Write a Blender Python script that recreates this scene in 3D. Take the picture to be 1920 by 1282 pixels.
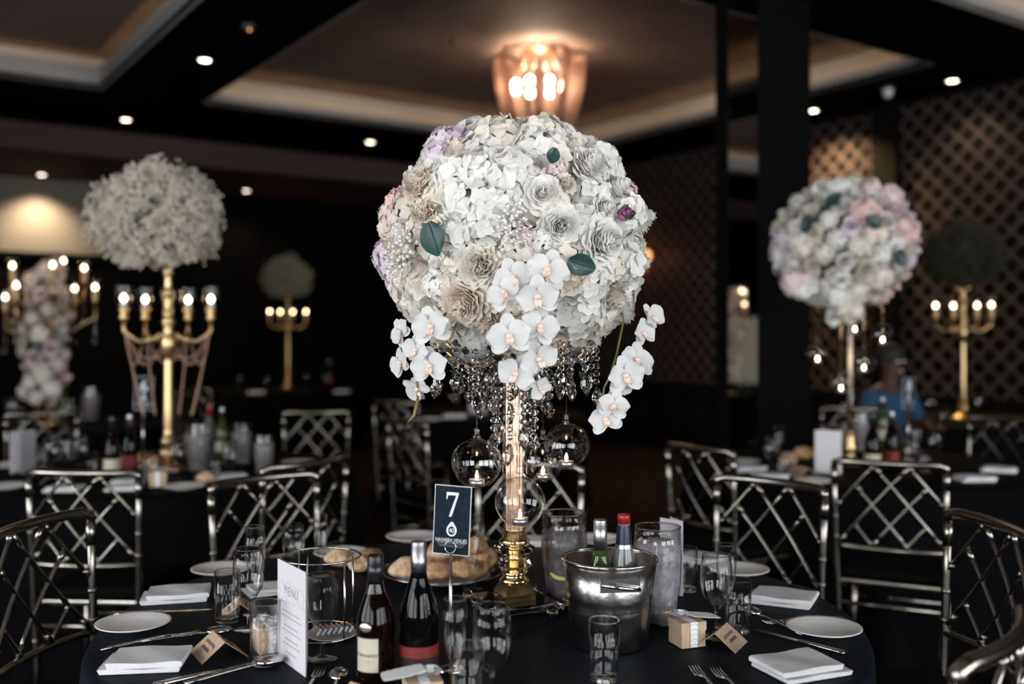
import bpy, math, random
from mathutils import Vector, Matrix, Quaternion
from math import sin, cos, pi, sqrt, radians as R
random.seed(7)
sc = bpy.context.scene
for o in list(bpy.data.objects): bpy.data.objects.remove(o)
C = sc.collection

# ---------------------------------------------------------------- camera, world, exposure
FPX = 1867.0; CZ = 1.41; HY = 630.0; TZ = 0.75
cam = bpy.data.cameras.new('camera'); cam.sensor_width = 36.0; cam.lens = 35.0
cam.shift_y = -(641.0 - HY) / 1920.0
cam.dof.use_dof = True; cam.dof.focus_distance = 2.16; cam.dof.aperture_fstop = 1.45; cam.dof.aperture_blades = 9
cam.clip_start = 0.02; cam.clip_end = 80
camo = bpy.data.objects.new('camera', cam); C.objects.link(camo)
camo.location = (0, 0, CZ); camo.rotation_euler = (R(90), 0, 0)
sc.camera = camo
sc.view_settings.view_transform = 'Standard'; sc.view_settings.look = 'None'
sc.view_settings.gamma = 1.0; sc.view_settings.use_curve_mapping = False
sc.view_settings.exposure = 0.0
sc.cycles.transparent_max_bounces = 16; sc.cycles.max_bounces = 7; sc.cycles.transmission_bounces = 7; sc.cycles.diffuse_bounces = 2; sc.cycles.glossy_bounces = 4
sc.cycles.caustics_reflective = False; sc.cycles.caustics_refractive = False; sc.cycles.sample_clamp_indirect = 6.0
sc.cycles.adaptive_threshold = .06
wd = bpy.data.worlds.new('daylight'); sc.world = wd; wd.use_nodes = True
bg = wd.node_tree.nodes['Background']; bg.inputs[0].default_value = (0.97, 0.975, 1.0, 1); bg.inputs[1].default_value = 11.5

# room axes: u runs away to the left, v runs away to the right
TH = R(34.3); UX, UY = -sin(TH), cos(TH); VX, VY = cos(TH), sin(TH)
def W(u, v, z=0.0): return Vector((u * UX + v * VX, u * UY + v * VY, z))
def T(px, py, z=TZ):                      # point of the plane at height z seen at a photo pixel
    Y = (CZ - z) * FPX / (py - HY); return Vector(((px - 960) / FPX * Y, Y, z))
def D(px, py, Y): return Vector(((px - 960) / FPX * Y, Y, CZ + (HY - py) / FPX * Y))

# daylight enters through the window openings: sampling portals in the openings
U0, U1, V0, V1 = -4.6, 13.55, -3.75, 8.5
ZS, ZC, ZL = CZ + 2.25, CZ + 2.58, CZ + 1.96      # soffit, coffer ceiling, low bulkhead
WINL = [(-3.6, -1.2, .55, 2.95), (-.6, 1.8, .55, 2.95), (2.4, 4.6, .55, 2.95), (12.1, 13.0, .5, 1.8)]   # on the left wall (u0,u1,z0,z1)
WINB = [(-1.2, 1.2, .45, 3.35), (1.8, 4.2, .45, 3.35), (4.8, 7.2, .45, 3.35)]                        # on the wall behind the camera (v0,v1,z0,z1)
def portal(loc, rx, rz, sx, sy):
    l = bpy.data.lights.new('window_daylight', 'AREA'); l.shape = 'RECTANGLE'; l.size = sx; l.size_y = sy
    l.cycles.is_portal = True
    o = bpy.data.objects.new('window_daylight', l); C.objects.link(o); o.location = loc
    o.rotation_mode = 'QUATERNION'; o.rotation_quaternion = rx.to_track_quat('-Z', 'Y')
for a, b, c, d in WINL: portal(W((a + b) / 2, V0 - .1, (c + d) / 2), Vector((VX, VY, 0)), 0, b - a, d - c)
for a, b, c, d in WINB: portal(W(U0 - .1, (a + b) / 2, (c + d) / 2), Vector((UX, UY, 0)), 0, b - a, d - c)

# ---------------------------------------------------------------- materials
M = {}
def mat(name, col, rough=.5, metal=0., trans=0., ior=1.45, emit=None, es=0., spec=.5, noise=None, bump=None, transl=0., coat=0., sheen=0., objvar=0.):
    m = bpy.data.materials.new(name); m.use_nodes = True; nt = m.node_tree; N = nt.nodes; L = nt.links
    p = N['Principled BSDF']; out = N['Material Output']
    p.inputs['Base Color'].default_value = (*col, 1); p.inputs['Roughness'].default_value = rough
    p.inputs['Metallic'].default_value = metal; p.inputs['Transmission Weight'].default_value = trans
    p.inputs['IOR'].default_value = ior; p.inputs['Specular IOR Level'].default_value = spec
    p.inputs['Coat Weight'].default_value = coat; p.inputs['Sheen Weight'].default_value = sheen
    if emit: p.inputs['Emission Color'].default_value = (*emit, 1); p.inputs['Emission Strength'].default_value = es
    csock = None
    tc = N.new('ShaderNodeTexCoord')
    if noise:                                   # (scale, second colour, low, high)
        n = N.new('ShaderNodeTexNoise'); n.inputs['Scale'].default_value = noise[0]; n.inputs['Detail'].default_value = 4
        L.new(tc.outputs['Object'], n.inputs['Vector'])
        r = N.new('ShaderNodeValToRGB'); r.color_ramp.elements[0].position = noise[2]; r.color_ramp.elements[1].position = noise[3]
        r.color_ramp.elements[0].color = (*col, 1); r.color_ramp.elements[1].color = (*noise[1], 1)
        L.new(n.outputs['Fac'], r.inputs['Fac']); csock = r.outputs['Color']; L.new(csock, p.inputs['Base Color'])
    if objvar:
        oi = N.new('ShaderNodeObjectInfo'); h = N.new('ShaderNodeHueSaturation')
        mr = N.new('ShaderNodeMapRange'); mr.inputs['To Min'].default_value = 1 - objvar; mr.inputs['To Max'].default_value = 1 + objvar * .4
        L.new(oi.outputs['Random'], mr.inputs['Value']); L.new(mr.outputs['Result'], h.inputs['Value'])
        if csock: L.new(csock, h.inputs['Color'])
        else: h.inputs['Color'].default_value = (*col, 1)
        csock = h.outputs['Color']; L.new(csock, p.inputs['Base Color'])
    if bump:
        n = N.new('ShaderNodeTexNoise'); n.inputs['Scale'].default_value = bump[0]; n.inputs['Detail'].default_value = 3
        L.new(tc.outputs['Object'], n.inputs['Vector'])
        b = N.new('ShaderNodeBump'); b.inputs['Strength'].default_value = bump[1]; b.inputs['Distance'].default_value = bump[2] if len(bump) > 2 else .005
        L.new(n.outputs['Fac'], b.inputs['Height']); L.new(b.outputs['Normal'], p.inputs['Normal'])
    if transl:
        t = N.new('ShaderNodeBsdfTranslucent'); t.inputs['Color'].default_value = (*col, 1)
        if csock: L.new(csock, t.inputs['Color'])
        mx = N.new('ShaderNodeMixShader'); mx.inputs['Fac'].default_value = transl
        L.new(p.outputs[0], mx.inputs[1]); L.new(t.outputs[0], mx.inputs[2]); L.new(mx.outputs[0], out.inputs['Surface'])
    M[name] = m; return m
def thin(name, tint=(1, 1, 1), ior=1.5, boost=1.0, base=0.0, rough=0.0):     # thin-walled clear glass
    m = bpy.data.materials.new(name); m.use_nodes = True; nt = m.node_tree; N = nt.nodes; L = nt.links
    N.remove(N['Principled BSDF']); out = N['Material Output']
    t = N.new('ShaderNodeBsdfTransparent'); t.inputs[0].default_value = (*tint, 1)
    g = N.new('ShaderNodeBsdfGlossy'); g.inputs['Roughness'].default_value = rough
    f = N.new('ShaderNodeLayerWeight'); f.inputs['Blend'].default_value = .5
    pw = N.new('ShaderNodeMath'); pw.operation = 'POWER'; pw.inputs[1].default_value = 2.7; L.new(f.outputs['Facing'], pw.inputs[0])
    ma = N.new('ShaderNodeMath'); ma.operation = 'MULTIPLY_ADD'; ma.use_clamp = True
    ma.inputs[1].default_value = boost; ma.inputs[2].default_value = base
    L.new(pw.outputs[0], ma.inputs[0]); mx = N.new('ShaderNodeMixShader')
    L.new(ma.outputs[0], mx.inputs[0]); L.new(t.outputs[0], mx.inputs[1]); L.new(g.outputs[0], mx.inputs[2]); L.new(mx.outputs[0], out.inputs['Surface'])
    M[name] = m; return m

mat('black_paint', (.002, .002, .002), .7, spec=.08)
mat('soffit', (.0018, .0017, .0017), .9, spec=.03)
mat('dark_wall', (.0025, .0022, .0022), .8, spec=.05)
mat('fascia', (.34, .31, .29), .6)
mat('cove', (.50, .43, .36), .7)
mat('coffer_ceiling', (.22, .155, .135), .75, noise=(1.4, (.175, .12, .105), .35, .7))
mat('bulkhead', (.062, .042, .038), .8, spec=.1)
mat('cream_wall', (.17, .145, .115), .8, bump=(60, .1))
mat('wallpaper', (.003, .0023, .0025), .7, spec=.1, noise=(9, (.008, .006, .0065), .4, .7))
mat('trellis', (.060, .044, .038), .5, spec=.2, noise=(14, (.030, .023, .021), .35, .75))
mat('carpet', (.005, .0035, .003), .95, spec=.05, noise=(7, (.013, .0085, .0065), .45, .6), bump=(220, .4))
mat('dark_mirror', (.62, .6, .6), .02, metal=1.)
mat('window_frame', (.03, .03, .03), .5)
mat('cove_led', (1, .8, .5), .5, emit=(1, .66, .28), es=4.2)
mat('lamp_lens', (1, .9, .8), .5, emit=(1, .84, .66), es=14)
mat('lamp_ring', (.08, .08, .08), .4, metal=.6)
mat('silver', (.31, .283, .25), .25, metal=1., noise=(16, (.235, .215, .192), .4, .65))
mat('cushion', (.0022, .0022, .0024), .85, spec=.08)
mat('navy_cloth', (.0028, .0052, .0088), .6, spec=.12, noise=(5, (.004, .0075, .0125), .4, .65), bump=(240, .12, .001))
mat('black_cloth', (.0014, .0014, .0018), .8, spec=.06, bump=(240, .1, .001))
mat('porcelain', (.68, .665, .65), .22, coat=.3)
mat('napkin', (.64, .63, .64), .85, bump=(520, .3, .0006), noise=(35, (.58, .575, .585), .4, .7))
mat('steel', (.62, .61, .6), .16, metal=1.)
mat('bucket_steel', (.40, .385, .375), .26, metal=1., noise=(22, (.24, .23, .23), .45, .6), bump=(45, .35, .003))
mat('wire', (.55, .54, .53), .2, metal=1.)
mat('gold', (.62, .44, .22), .34, metal=1.)
mat('bright_gold', (.95, .73, .36), .16, metal=1.)
mat('copper_beads', (.62, .40, .30), .35, metal=.8)
mat('rose_gold', (.82, .60, .46), .22, metal=.85)
mat('kraft', (.47, .34, .235), .85, noise=(40, (.40, .285, .195), .4, .7))
mat('white_card', (.60, .57, .60), .75)
mat('paper', (.80, .80, .82), .8, transl=.1)
mat('ink', (.05, .045, .045), .7)
mat('grey_ink', (.24, .22, .235), .8)
mat('navy_card', (.005, .011, .018), .55, spec=.08, noise=(60, (.010, .018, .026), .4, .7))
mat('card_print', (.70, .72, .74), .6)
mat('acrylic', (.9, .9, .92), .05, trans=1., ior=1.35)
mat('black_cap', (.008, .008, .010), .3)
mat('wine_glass_dark', (.002, .0017, .002), .06, spec=.25)
mat('cognac', (.004, .0014, .0007), .06, spec=.22)
mat('silver_cap', (.36, .35, .385), .36, metal=1.)
mat('red_label', (.17, .014, .010), .6)
mat('dark_label', (.02, .004, .005), .6)
mat('cream_label', (.46, .42, .33), .7, noise=(30, (.41, .37, .29), .4, .7))
mat('red_cap', (.26, .01, .016), .35)
mat('blue_foil', (.004, .009, .026), .35)
mat('green_glass', (.032, .046, .010), .05)
mat('pale_glass', (.13, .135, .135), .05)
mat('ice', (.50, .48, .51), .22, noise=(60, (.33, .32, .35), .4, .65))
mat('icy_water', (.15, .135, .135), .25, bump=(50, .5, .008), noise=(36, (.26, .24, .245), .42, .7))
mat('water_base', (.22, .20, .20), .15)
mat('lemon', (.72, .62, .20), .5)
mat('bread', (.20, .075, .025), .75, noise=(45, (.58, .35, .18), .38, .6), bump=(70, .8, .01))
mat('roll', (.40, .21, .10), .75, noise=(38, (.66, .48, .35), .38, .6), bump=(80, .7, .008))
mat('foil', (.62, .64, .66), .3, metal=.7)
mat('orange_print', (.72, .22, .10), .5)
mat('wax', (.9, .72, .58), .5, emit=(1, .55, .3), es=.35)
mat('tin', (.66, .64, .64), .28, metal=.9)
mat('flame', (1, .8, .5), .5, emit=(1, .80, .50), es=45)
mat('candle_bulb', (1, .8, .55), .5, emit=(1, .72, .45), es=17)
mat('chandelier_bulb', (1, .85, .6), .5, emit=(1, .80, .52), es=60)
mat('amber_lamp', (1, .45, .15), .5, emit=(1, .36, .12), es=2.2)
mat('candle_white', (.75, .72, .7), .6)
mat('crystal', (1, .98, .965), .0, trans=1., ior=1.6)
mat('crystal_smoke', (1, .93, .87), .02, trans=1., ior=1.55)
mat('copper_strand', (.55, .36, .28), .35, transl=.5)
mat('petal_white', (.94, .915, .885), .65, transl=.42, objvar=.06, spec=.25)
mat('petal_cream', (.94, .88, .80), .65, transl=.42, objvar=.07, spec=.25)
mat('petal_peach', (.95, .85, .76), .65, transl=.42, objvar=.06, spec=.25)
mat('petal_blush', (.91, .775, .76), .65, transl=.42, objvar=.08, spec=.25)
mat('petal_lilac', (.91, .80, .87), .65, transl=.42, objvar=.06, spec=.25)
mat('petal_pink', (.80, .55, .53), .65, transl=.22, objvar=.08, spec=.25)
mat('petal_orchid', (.755, .735, .73), .55, transl=.35, spec=.3)
mat('orchid_lip', (.82, .62, .52), .5, transl=.1)
mat('petal_purple', (.30, .07, .22), .6, noise=(40, (.48, .22, .38), .4, .7), transl=.15)
mat('leaf', (.012, .040, .035), .45, noise=(30, (.025, .062, .055), .4, .7))
mat('leaf_green', (.045, .085, .03), .55)
mat('stem', (.14, .20, .06), .55)
mat('branch', (.20, .12, .05), .6)
mat('breath', (.80, .71, .60), .8, transl=.25, noise=(22, (.86, .80, .71), .4, .6))
mat('breath_dim', (.26, .24, .18), .8)  # baby's breath darkened: weak light at the farthest table put into the colour
mat('breath_stem', (.10, .09, .035), .8)
mat('foam_core', (.10, .085, .055), .9)
mat('shadow_bloom', (.03, .028, .018), .9)  # near-black baby's breath, its shade painted into the blossom colour
mat('skin_dark', (.05, .022, .015), .65)
mat('hair_black', (.008, .007, .006), .7)
mat('blue_shirt', (.010, .05, .105), .85)
mat('black_trousers', (.01, .01, .012), .85)
mat('timber', (.12, .08, .05), .7)
mat('sensor', (.55, .56, .6), .4)
thin('glass', boost=1.0, base=.022)
thin('ball_glass', boost=.85, base=.05, tint=(.98, .965, .95))
thin('jug_glass', boost=.7, base=.06, tint=(.93, .93, .93))
thin('pane', boost=1., base=.0, tint=(.93, .95, .95))
thin('dimming_pane', boost=.3, base=.0, tint=(.13, .125, .105))  # tint added to dim the daylight of the window mirrored in the pillar

# ---------------------------------------------------------------- mesh helpers
class MB:
    def __init__(s): s.v = []; s.f = []
    def add(s, vs, fs, mx=None):
        n = len(s.v)
        s.v += [tuple(mx @ Vector(p)) for p in vs] if mx is not None else [tuple(p) for p in vs]
        s.f += [tuple(i + n for i in f) for f in fs]; return s
    def box(s, x0, x1, y0, y1, z0, z1, mx=None):
        return s.add([(x0,y0,z0),(x1,y0,z0),(x1,y1,z0),(x0,y1,z0),(x0,y0,z1),(x1,y0,z1),(x1,y1,z1),(x0,y1,z1)],
            [(0,3,2,1),(4,5,6,7),(0,1,5,4),(1,2,6,5),(2,3,7,6),(3,0,4,7)], mx)
    def lathe(s, prof, n=24, mx=None, a0=0., a1=2*pi, wob=None):
        full = abs(a1 - a0 - 2 * pi) < 1e-6; k = n if full else n + 1; vs = []; fs = []
        for r, z in prof:
            for i in range(k):
                a = a0 + (a1 - a0) * i / n; rr = r * (wob(a, z) if wob else 1); vs.append((rr * cos(a), rr * sin(a), z))
        for j in range(len(prof) - 1):
            for i in range(n):
                i2 = (i + 1) % k; fs.append((j*k+i, j*k+i2, (j+1)*k+i2, (j+1)*k+i))
        return s.add(vs, fs, mx)
    def tube(s, pts, r, n=8, closed=False, mx=None):
        pts = [Vector(p) for p in pts]; m = len(pts); rs = r if isinstance(r, (list, tuple)) else [r] * m; vs = []; fs = []; up = None
        for i, p in enumerate(pts):
            a = pts[(i - 1) % m] if (closed or i > 0) else p; b = pts[(i + 1) % m] if (closed or i < m - 1) else p
            t = (b - a).normalized() if (b - a).length > 1e-9 else Vector((0, 0, 1))
            if up is None: up = Vector((0, 0, 1)) if abs(t.z) < .9 else Vector((1, 0, 0))
            x = up.cross(t)
            if x.length < 1e-6: x = Vector((1, 0, 0)).cross(t)
            x.normalize(); y = t.cross(x); up = y
            for k in range(n):
                q = 2 * pi * k / n; vs.append(p + x * (rs[i] * cos(q)) + y * (rs[i] * sin(q)))
        for i in range(m if closed else m - 1):
            j = (i + 1) % m
            for k in range(n): fs.append((i*n+k, i*n+(k+1) % n, j*n+(k+1) % n, j*n+k))
        if not closed: fs += [tuple(range(n - 1, -1, -1)), tuple((m - 1) * n + k for k in range(n))]
        return s.add(vs, fs, mx)
    def ball(s, c, r, n=10, m=7, sc_=(1, 1, 1), mx=None):
        vs = [(c[0], c[1], c[2] - r * sc_[2])]; fs = []
        for j in range(1, m):
            b = -pi / 2 + pi * j / m
            for i in range(n): a = 2 * pi * i / n; vs.append((c[0] + r*sc_[0]*cos(b)*cos(a), c[1] + r*sc_[1]*cos(b)*sin(a), c[2] + r*sc_[2]*sin(b)))
        vs.append((c[0], c[1], c[2] + r * sc_[2])); e = len(vs) - 1
        for i in range(n):
            i2 = (i + 1) % n; fs.append((0, 1 + i2, 1 + i)); fs.append((e, 1 + (m-2)*n + i, 1 + (m-2)*n + i2))
            for j in range(m - 2): fs.append((1+j*n+i, 1+j*n+i2, 1+(j+1)*n+i2, 1+(j+1)*n+i))
        return s.add(vs, fs, mx)
    def petal(s, L, Wd, cup=.3, curl=0., nu=4, nv=4, mx=None, tip=.5, ruff=0.):   # lies along +x from origin, normal +z
        vs = []; fs = []; ph = random.random() * 6
        for i in range(nu + 1):
            t = i / nu; w = Wd * .5 * (sin(pi * min(1, t * (1 - tip * .5) + .06)) ** .7)
            for j in range(nv + 1):
                q = -1 + 2 * j / nv
                vs.append((L * t - L * .08 * q * q * t, w * q, cup * Wd * q * q * .5 + curl * L * t * t + ruff * L * t * sin(5 * q + ph)))
        for i in range(nu):
            for j in range(nv): a = i*(nv+1)+j; fs.append((a, a+1, a+nv+2, a+nv+1))
        return s.add(vs, fs, mx)
    def prism(s, poly, z0, z1, mx=None):
        n = len(poly); vs = [(x, y, z0) for x, y in poly] + [(x, y, z1) for x, y in poly]
        return s.add(vs, [tuple(range(n - 1, -1, -1)), tuple(range(n, 2*n))] + [(i, (i+1) % n, n+(i+1) % n, n+i) for i in range(n)], mx)
    def mesh(s, name, m, smooth=True):
        me = bpy.data.meshes.new(name); me.from_pydata(s.v, [], s.f); me.validate(); me.update()
        if smooth: me.shade_smooth()
        if m: me.materials.append(M[m])
        return me
    def build(s, name, m, parent=None, smooth=True, loc=None):
        return link(name, s.mesh(name, m, smooth), parent, loc)
def link(name, me, parent=None, loc=None, m=None):
    o = bpy.data.objects.new(name, me); C.objects.link(o)
    if parent: o.parent = parent
    if loc is not None: o.location = loc
    if m: o.material_slots[0].link = 'OBJECT'; o.material_slots[0].material = M[m]
    return o
def sharp(o, deg=35):
    o.data.set_sharp_from_angle(angle=R(deg)); return o
def bevel(o, w=.002, seg=2):
    b = o.modifiers.new('bevel', 'BEVEL'); b.width = w; b.segments = seg; b.limit_method = 'ANGLE'; return o
def tag(o, label, cat, group=None, kind=None):
    if label: o['label'] = label
    if cat: o['category'] = cat
    if group: o['group'] = group
    if kind: o['kind'] = kind
    return o
def thing(name, label, cat, loc=(0, 0, 0), rz=0., group=None):
    o = bpy.data.objects.new(name, None); C.objects.link(o); o.empty_display_size = .05
    o.location = loc; o.rotation_euler = (0, 0, rz); return tag(o, label, cat, group)
KIDS = {}
def tree_copy(o, parent=None):
    c = o.copy(); C.objects.link(c); c.parent = parent
    for ch in list(o.children): tree_copy(ch, c)
    return c
class Proto:
    def __init__(s, make): s.make = make; s.first = None
    def at(s, loc, rz, label, group=None, scale=1., cat=None):
        if s.first is None: o = s.first = s.make()
        else: o = tree_copy(s.first)
        o.location = loc; o.rotation_euler = (0, 0, rz); o['label'] = label
        o.scale = (scale,) * 3 if not isinstance(scale, tuple) else scale
        if group: o['group'] = group
        elif 'group' in o: del o['group']
        if cat: o['category'] = cat
        return o
def struct(name, mb, m, label=None, smooth=False, rot=True):
    o = mb.build(name, m, None, smooth); o['kind'] = 'structure'
    if rot: o.rotation_euler = (0, 0, TH)
    if label: o['label'] = label
    return o
def textmesh(body, size, extrude=.0, align='CENTER', spacing=1.0):
    cu = bpy.data.curves.new('lettering', 'FONT'); cu.body = body; cu.size = size; cu.align_x = align; cu.extrude = extrude; cu.space_character = spacing
    cu.resolution_u = 3
    ob = bpy.data.objects.new('lettering', cu); C.objects.link(ob)
    bpy.context.view_layer.update()
    me = bpy.data.meshes.new_from_object(ob.evaluated_get(bpy.context.evaluated_depsgraph_get()))
    me.name = 'lettering'; bpy.data.objects.remove(ob); return me
def puttext(body, size, m, parent, mx, name='lettering', spacing=1.0, bend=None, thick=0.):
    me = textmesh(body, size, 0., spacing=spacing)
    if thick:                           # heavier strokes: a second copy slightly shifted is not needed, widen along x
        pass
    for v in me.vertices:
        if bend:
            a = v.co.x / bend; v.co = Vector((bend * sin(a), -bend * cos(a), v.co.y))
    me.transform(mx); me.materials.clear(); me.materials.append(M[m])
    return link(name, me, parent)
FRONT = Matrix(((1, 0, 0, 0), (0, 0, -1, 0), (0, 1, 0, 0), (0, 0, 0, 1)))   # xy drawing -> xz plane facing -y
def tomat(loc, z, roll=0.):
    q = Vector(z).to_track_quat('Z', 'Y').to_matrix().to_4x4()
    return Matrix.Translation(loc) @ q @ Matrix.Rotation(roll, 4, 'Z')
# ---------------------------------------------------------------- the room
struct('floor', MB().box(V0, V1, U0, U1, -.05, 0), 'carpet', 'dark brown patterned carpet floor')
strips_v = [(-3.75, -2.75), (2.01, 2.95), (7.53, 8.5)]
mb = MB()
for a, b in strips_v: mb.box(a, b, U0, 11.5, ZS, ZS + .05)
for a, b in ((-2.75, 2.01), (2.95, 7.53)):
    for c, d in ((U0, -.85), (3.89, 4.85), (9.62, 11.5)): mb.box(a, b, c, d, ZS, ZS + .05)
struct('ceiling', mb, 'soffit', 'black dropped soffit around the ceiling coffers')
struct('trim_1', MB().box(V0, V1, 11.5, U1, ZL, ZC + .1), 'bulkhead', 'dark brown bulkhead along the far wall')
coffers = [(-2.75, 2.01, 4.85, 9.62), (2.95, 7.53, 4.85, 9.62), (-2.75, 2.01, -.85, 3.89), (2.95, 7.53, -.85, 3.89)]
for k, (a, b, c, d) in enumerate(coffers):
    H = .2 if k == 0 else .11; t = .03 if k == 0 else .008; s = .2
    mb = MB().box(a - t, a, c - t, d + t, ZS - .001, ZS + H).box(b, b + t, c - t, d + t, ZS - .001, ZS + H)
    mb.box(a, b, c - t, c, ZS - .001, ZS + H).box(a, b, d, d + t, ZS - .001, ZS + H)
    o = struct('trim_%d' % (k + 2), mb, 'fascia', 'pale raised edge around a ceiling coffer')
    def kid(n, mb, m, sm=False): q = mb.build(n, m, o, sm); return q
    kid('ceiling_panel', MB().box(a - s, b + s, c - s, d + s, ZC, ZC + .05), 'coffer_ceiling')
    for q in ((a - s - .05, a - s, c - s, d + s), (b + s, b + s + .05, c - s, d + s), (a - s, b + s, c - s - .05, c - s), (a - s, b + s, d + s, d + s + .05)):
        kid('cove_wall', MB().box(*q, ZS + .05, ZC), 'cove')
    for q in ((a - .10, a - .07, c, d), (b + .07, b + .10, c, d), (a, b, c - .10, c - .07), (a, b, d + .07, d + .10)):
        kid('light_strip', MB().box(*q, ZS + .05, ZS + .062), 'cove_led')
    if k == 0: kid('air_vent', MB().box(b - .004, b + .001, c + .3, d - .3, ZS + .075, ZS + .135), 'grey_ink')
# walls
def wall_along(lo, hi, fixed0, fixed1, wins, alongu):
    mb = MB()
    def bx(a, b, z0, z1):
        if b - a < 1e-4: return
        if alongu: mb.box(fixed0, fixed1, a, b, z0, z1)
        else: mb.box(a, b, fixed0, fixed1, z0, z1)
    cur = lo
    for a, b, z0, z1 in wins:
        bx(cur, a, 0, ZC + .1); bx(a, b, 0, z0); bx(a, b, z1, ZC + .1); cur = b
    bx(cur, hi, 0, ZC + .1); return mb
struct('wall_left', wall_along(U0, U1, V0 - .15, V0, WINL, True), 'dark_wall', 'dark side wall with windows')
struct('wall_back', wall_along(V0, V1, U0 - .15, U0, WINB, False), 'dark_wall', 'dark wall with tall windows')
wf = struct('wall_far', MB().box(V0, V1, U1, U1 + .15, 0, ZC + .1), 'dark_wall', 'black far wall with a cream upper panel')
MB().box(V0, 3.4, U1 - .03, U1, 2.45, ZL).build('cream_panel', 'cream_wall', wf, False)
MB().box(V0, 3.4, U1 - .05, U1, 2.40, 2.45).build('picture_rail', 'black_paint', wf, False)
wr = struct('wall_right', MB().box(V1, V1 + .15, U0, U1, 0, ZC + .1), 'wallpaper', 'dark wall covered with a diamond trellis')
bar = MB().box(-.5, .5, -.0135, .0135, 0, .014).mesh('trellis_bar', 'trellis', False)
for pa, pb in ((1.6, 5.81), (6.07, 10.6)):
    z0, z1, st = .85, ZS - .05, .2; k = 0
    for sg in (1, -1):
        u = pa - (z1 - z0)
        while u < pb + (z1 - z0):
            # line: z = z0 + sg*(uu-u) for sg=1 ; from top for sg=-1
            lo = max(pa, u); hi = min(pb, u + (z1 - z0))
            if hi - lo > .03:
                za = z0 + (lo - u) if sg > 0 else z1 - (lo - u); zb = z0 + (hi - u) if sg > 0 else z1 - (hi - u)
                p = Vector((V1, lo, za)); q = Vector((V1, hi, zb)); L_ = (q - p).length; x = (q - p) / L_; zz = Vector((-1, 0, 0)); y = zz.cross(x)
                o = link('trellis_bar', bar, wr)
                o.matrix_basis = Matrix.Translation((p + q) / 2 + zz * (.004 if sg > 0 else 0)) @ Matrix((x, y, zz)).transposed().to_4x4() @ Matrix.Diagonal((L_, 1, 1, 1))
            u += st
MB().box(V1 - .03, V1, 1.2, 10.8, .78, .85).build('dado_rail', 'black_paint', wr, False)
MB().box(V1 - .09, V1, 5.81, 6.07, 0, ZS).build('pilaster', 'black_paint', wr, False)
MB().box(V1 - .09, V1, 10.6, 10.9, 0, ZS).build('pilaster', 'black_paint', wr, False)
# windows
n = 0
for wins, alongu in ((WINL, True), (WINB, False)):
    for a, b, z0, z1 in wins:
        n += 1; f0 = (V0 - .1) if alongu else (U0 - .1); mb = MB(); g = MB()
        def bx(m_, p, q, e, f, d0=-.03, d1=.03):
            if alongu: m_.box(f0 + d0, f0 + d1, p, q, e, f)
            else: m_.box(p, q, f0 + d0, f0 + d1, e, f)
        bx(mb, a, b, z0, z0 + .05); bx(mb, a, b, z1 - .05, z1); bx(mb, a, a + .05, z0 + .05, z1 - .05); bx(mb, b - .05, b, z0 + .05, z1 - .05)
        if b - a > 1: bx(mb, (a + b) / 2 - .03, (a + b) / 2 + .03, z0 + .05, z1 - .05)
        bx(g, a + .05, b - .05, z0 + .05, z1 - .05, -.004, .004)
        o = struct('window_%d' % n, mb, 'window_frame', 'black framed window letting in daylight')
        g.build('pane', 'dimming_pane' if b - a < 1 else 'pane', o, False)
# mirrored pillar
pl = struct('pillar', MB().box(4.93, 5.43, 4.40, 4.77, 0, ZS), 'black_paint', 'square black pillar with a mirrored side strip')
pl['category'] = 'pillar'
MB().box(4.922, 4.93, 4.408, 4.667, .08, ZS - .04).build('mirror_panel', 'dark_mirror', pl, False)
MB().box(4.915, 4.93, 4.667, 4.77, 0, ZS).build('edge_strip', 'black_paint', pl, False)

# ---------------------------------------------------------------- lamps in the ceiling
def mk_down():
    o = thing('downlight', '', 'downlight')
    MB().lathe([(.045, 0), (.062, 0), (.064, -.006), (.06, -.01), (.046, -.008), (.045, 0)], 24).build('trim_ring', 'lamp_ring', o)
    MB().lathe([(.0, -.003), (.047, -.003), (.047, .0), (0, .0)], 20).build('lens', 'lamp_lens', o)
    return o
pdown = Proto(mk_down)
def spot(loc, power, size, blend, col=(1, .80, .56), parent=None):
    l = bpy.data.lights.new('downlight_beam', 'SPOT'); l.energy = power; l.spot_size = R(size); l.spot_blend = blend; l.color = col; l.shadow_soft_size = .04
    o = bpy.data.objects.new('downlight_beam', l); C.objects.link(o); o.parent = parent; o.location = (0, 0, -.02); return o
for lab, px, py, z, pw in (
    ('bright recessed downlight in the black beam beside the pale left coffer', 384, 112, ZS, 34),
    ('recessed downlight in the black soffit left above the baby\'s breath ball', 236, 224, ZS, 26),
    ('round recessed downlight in the soffit left of the big central flower ball', 694, 266, ZS, 26),
    ('small downlight above the lit cream wall panel at far left', 78, 327, ZL, 190),
    ('dim amber downlight in the low bulkhead right of the left flower ball', 462, 357, ZL, 5),
    ('downlight above the right trellis wall near the photo edge', 1786, 151, ZS, 15),
    ('downlight over the glowing trellis patch right of the mirrored pillar', 1525, 207, ZS, 400)):
    Y = (z - CZ) * FPX / (HY - py); o = pdown.at(((px - 960) / FPX * Y, Y, z), 0, lab, 'recessed ceiling downlights')
    spot(None, pw, 134 if pw == 400 else 122, .8, (1, .66, .34) if pw == 400 else (1, .80, .56), parent=o)
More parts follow.
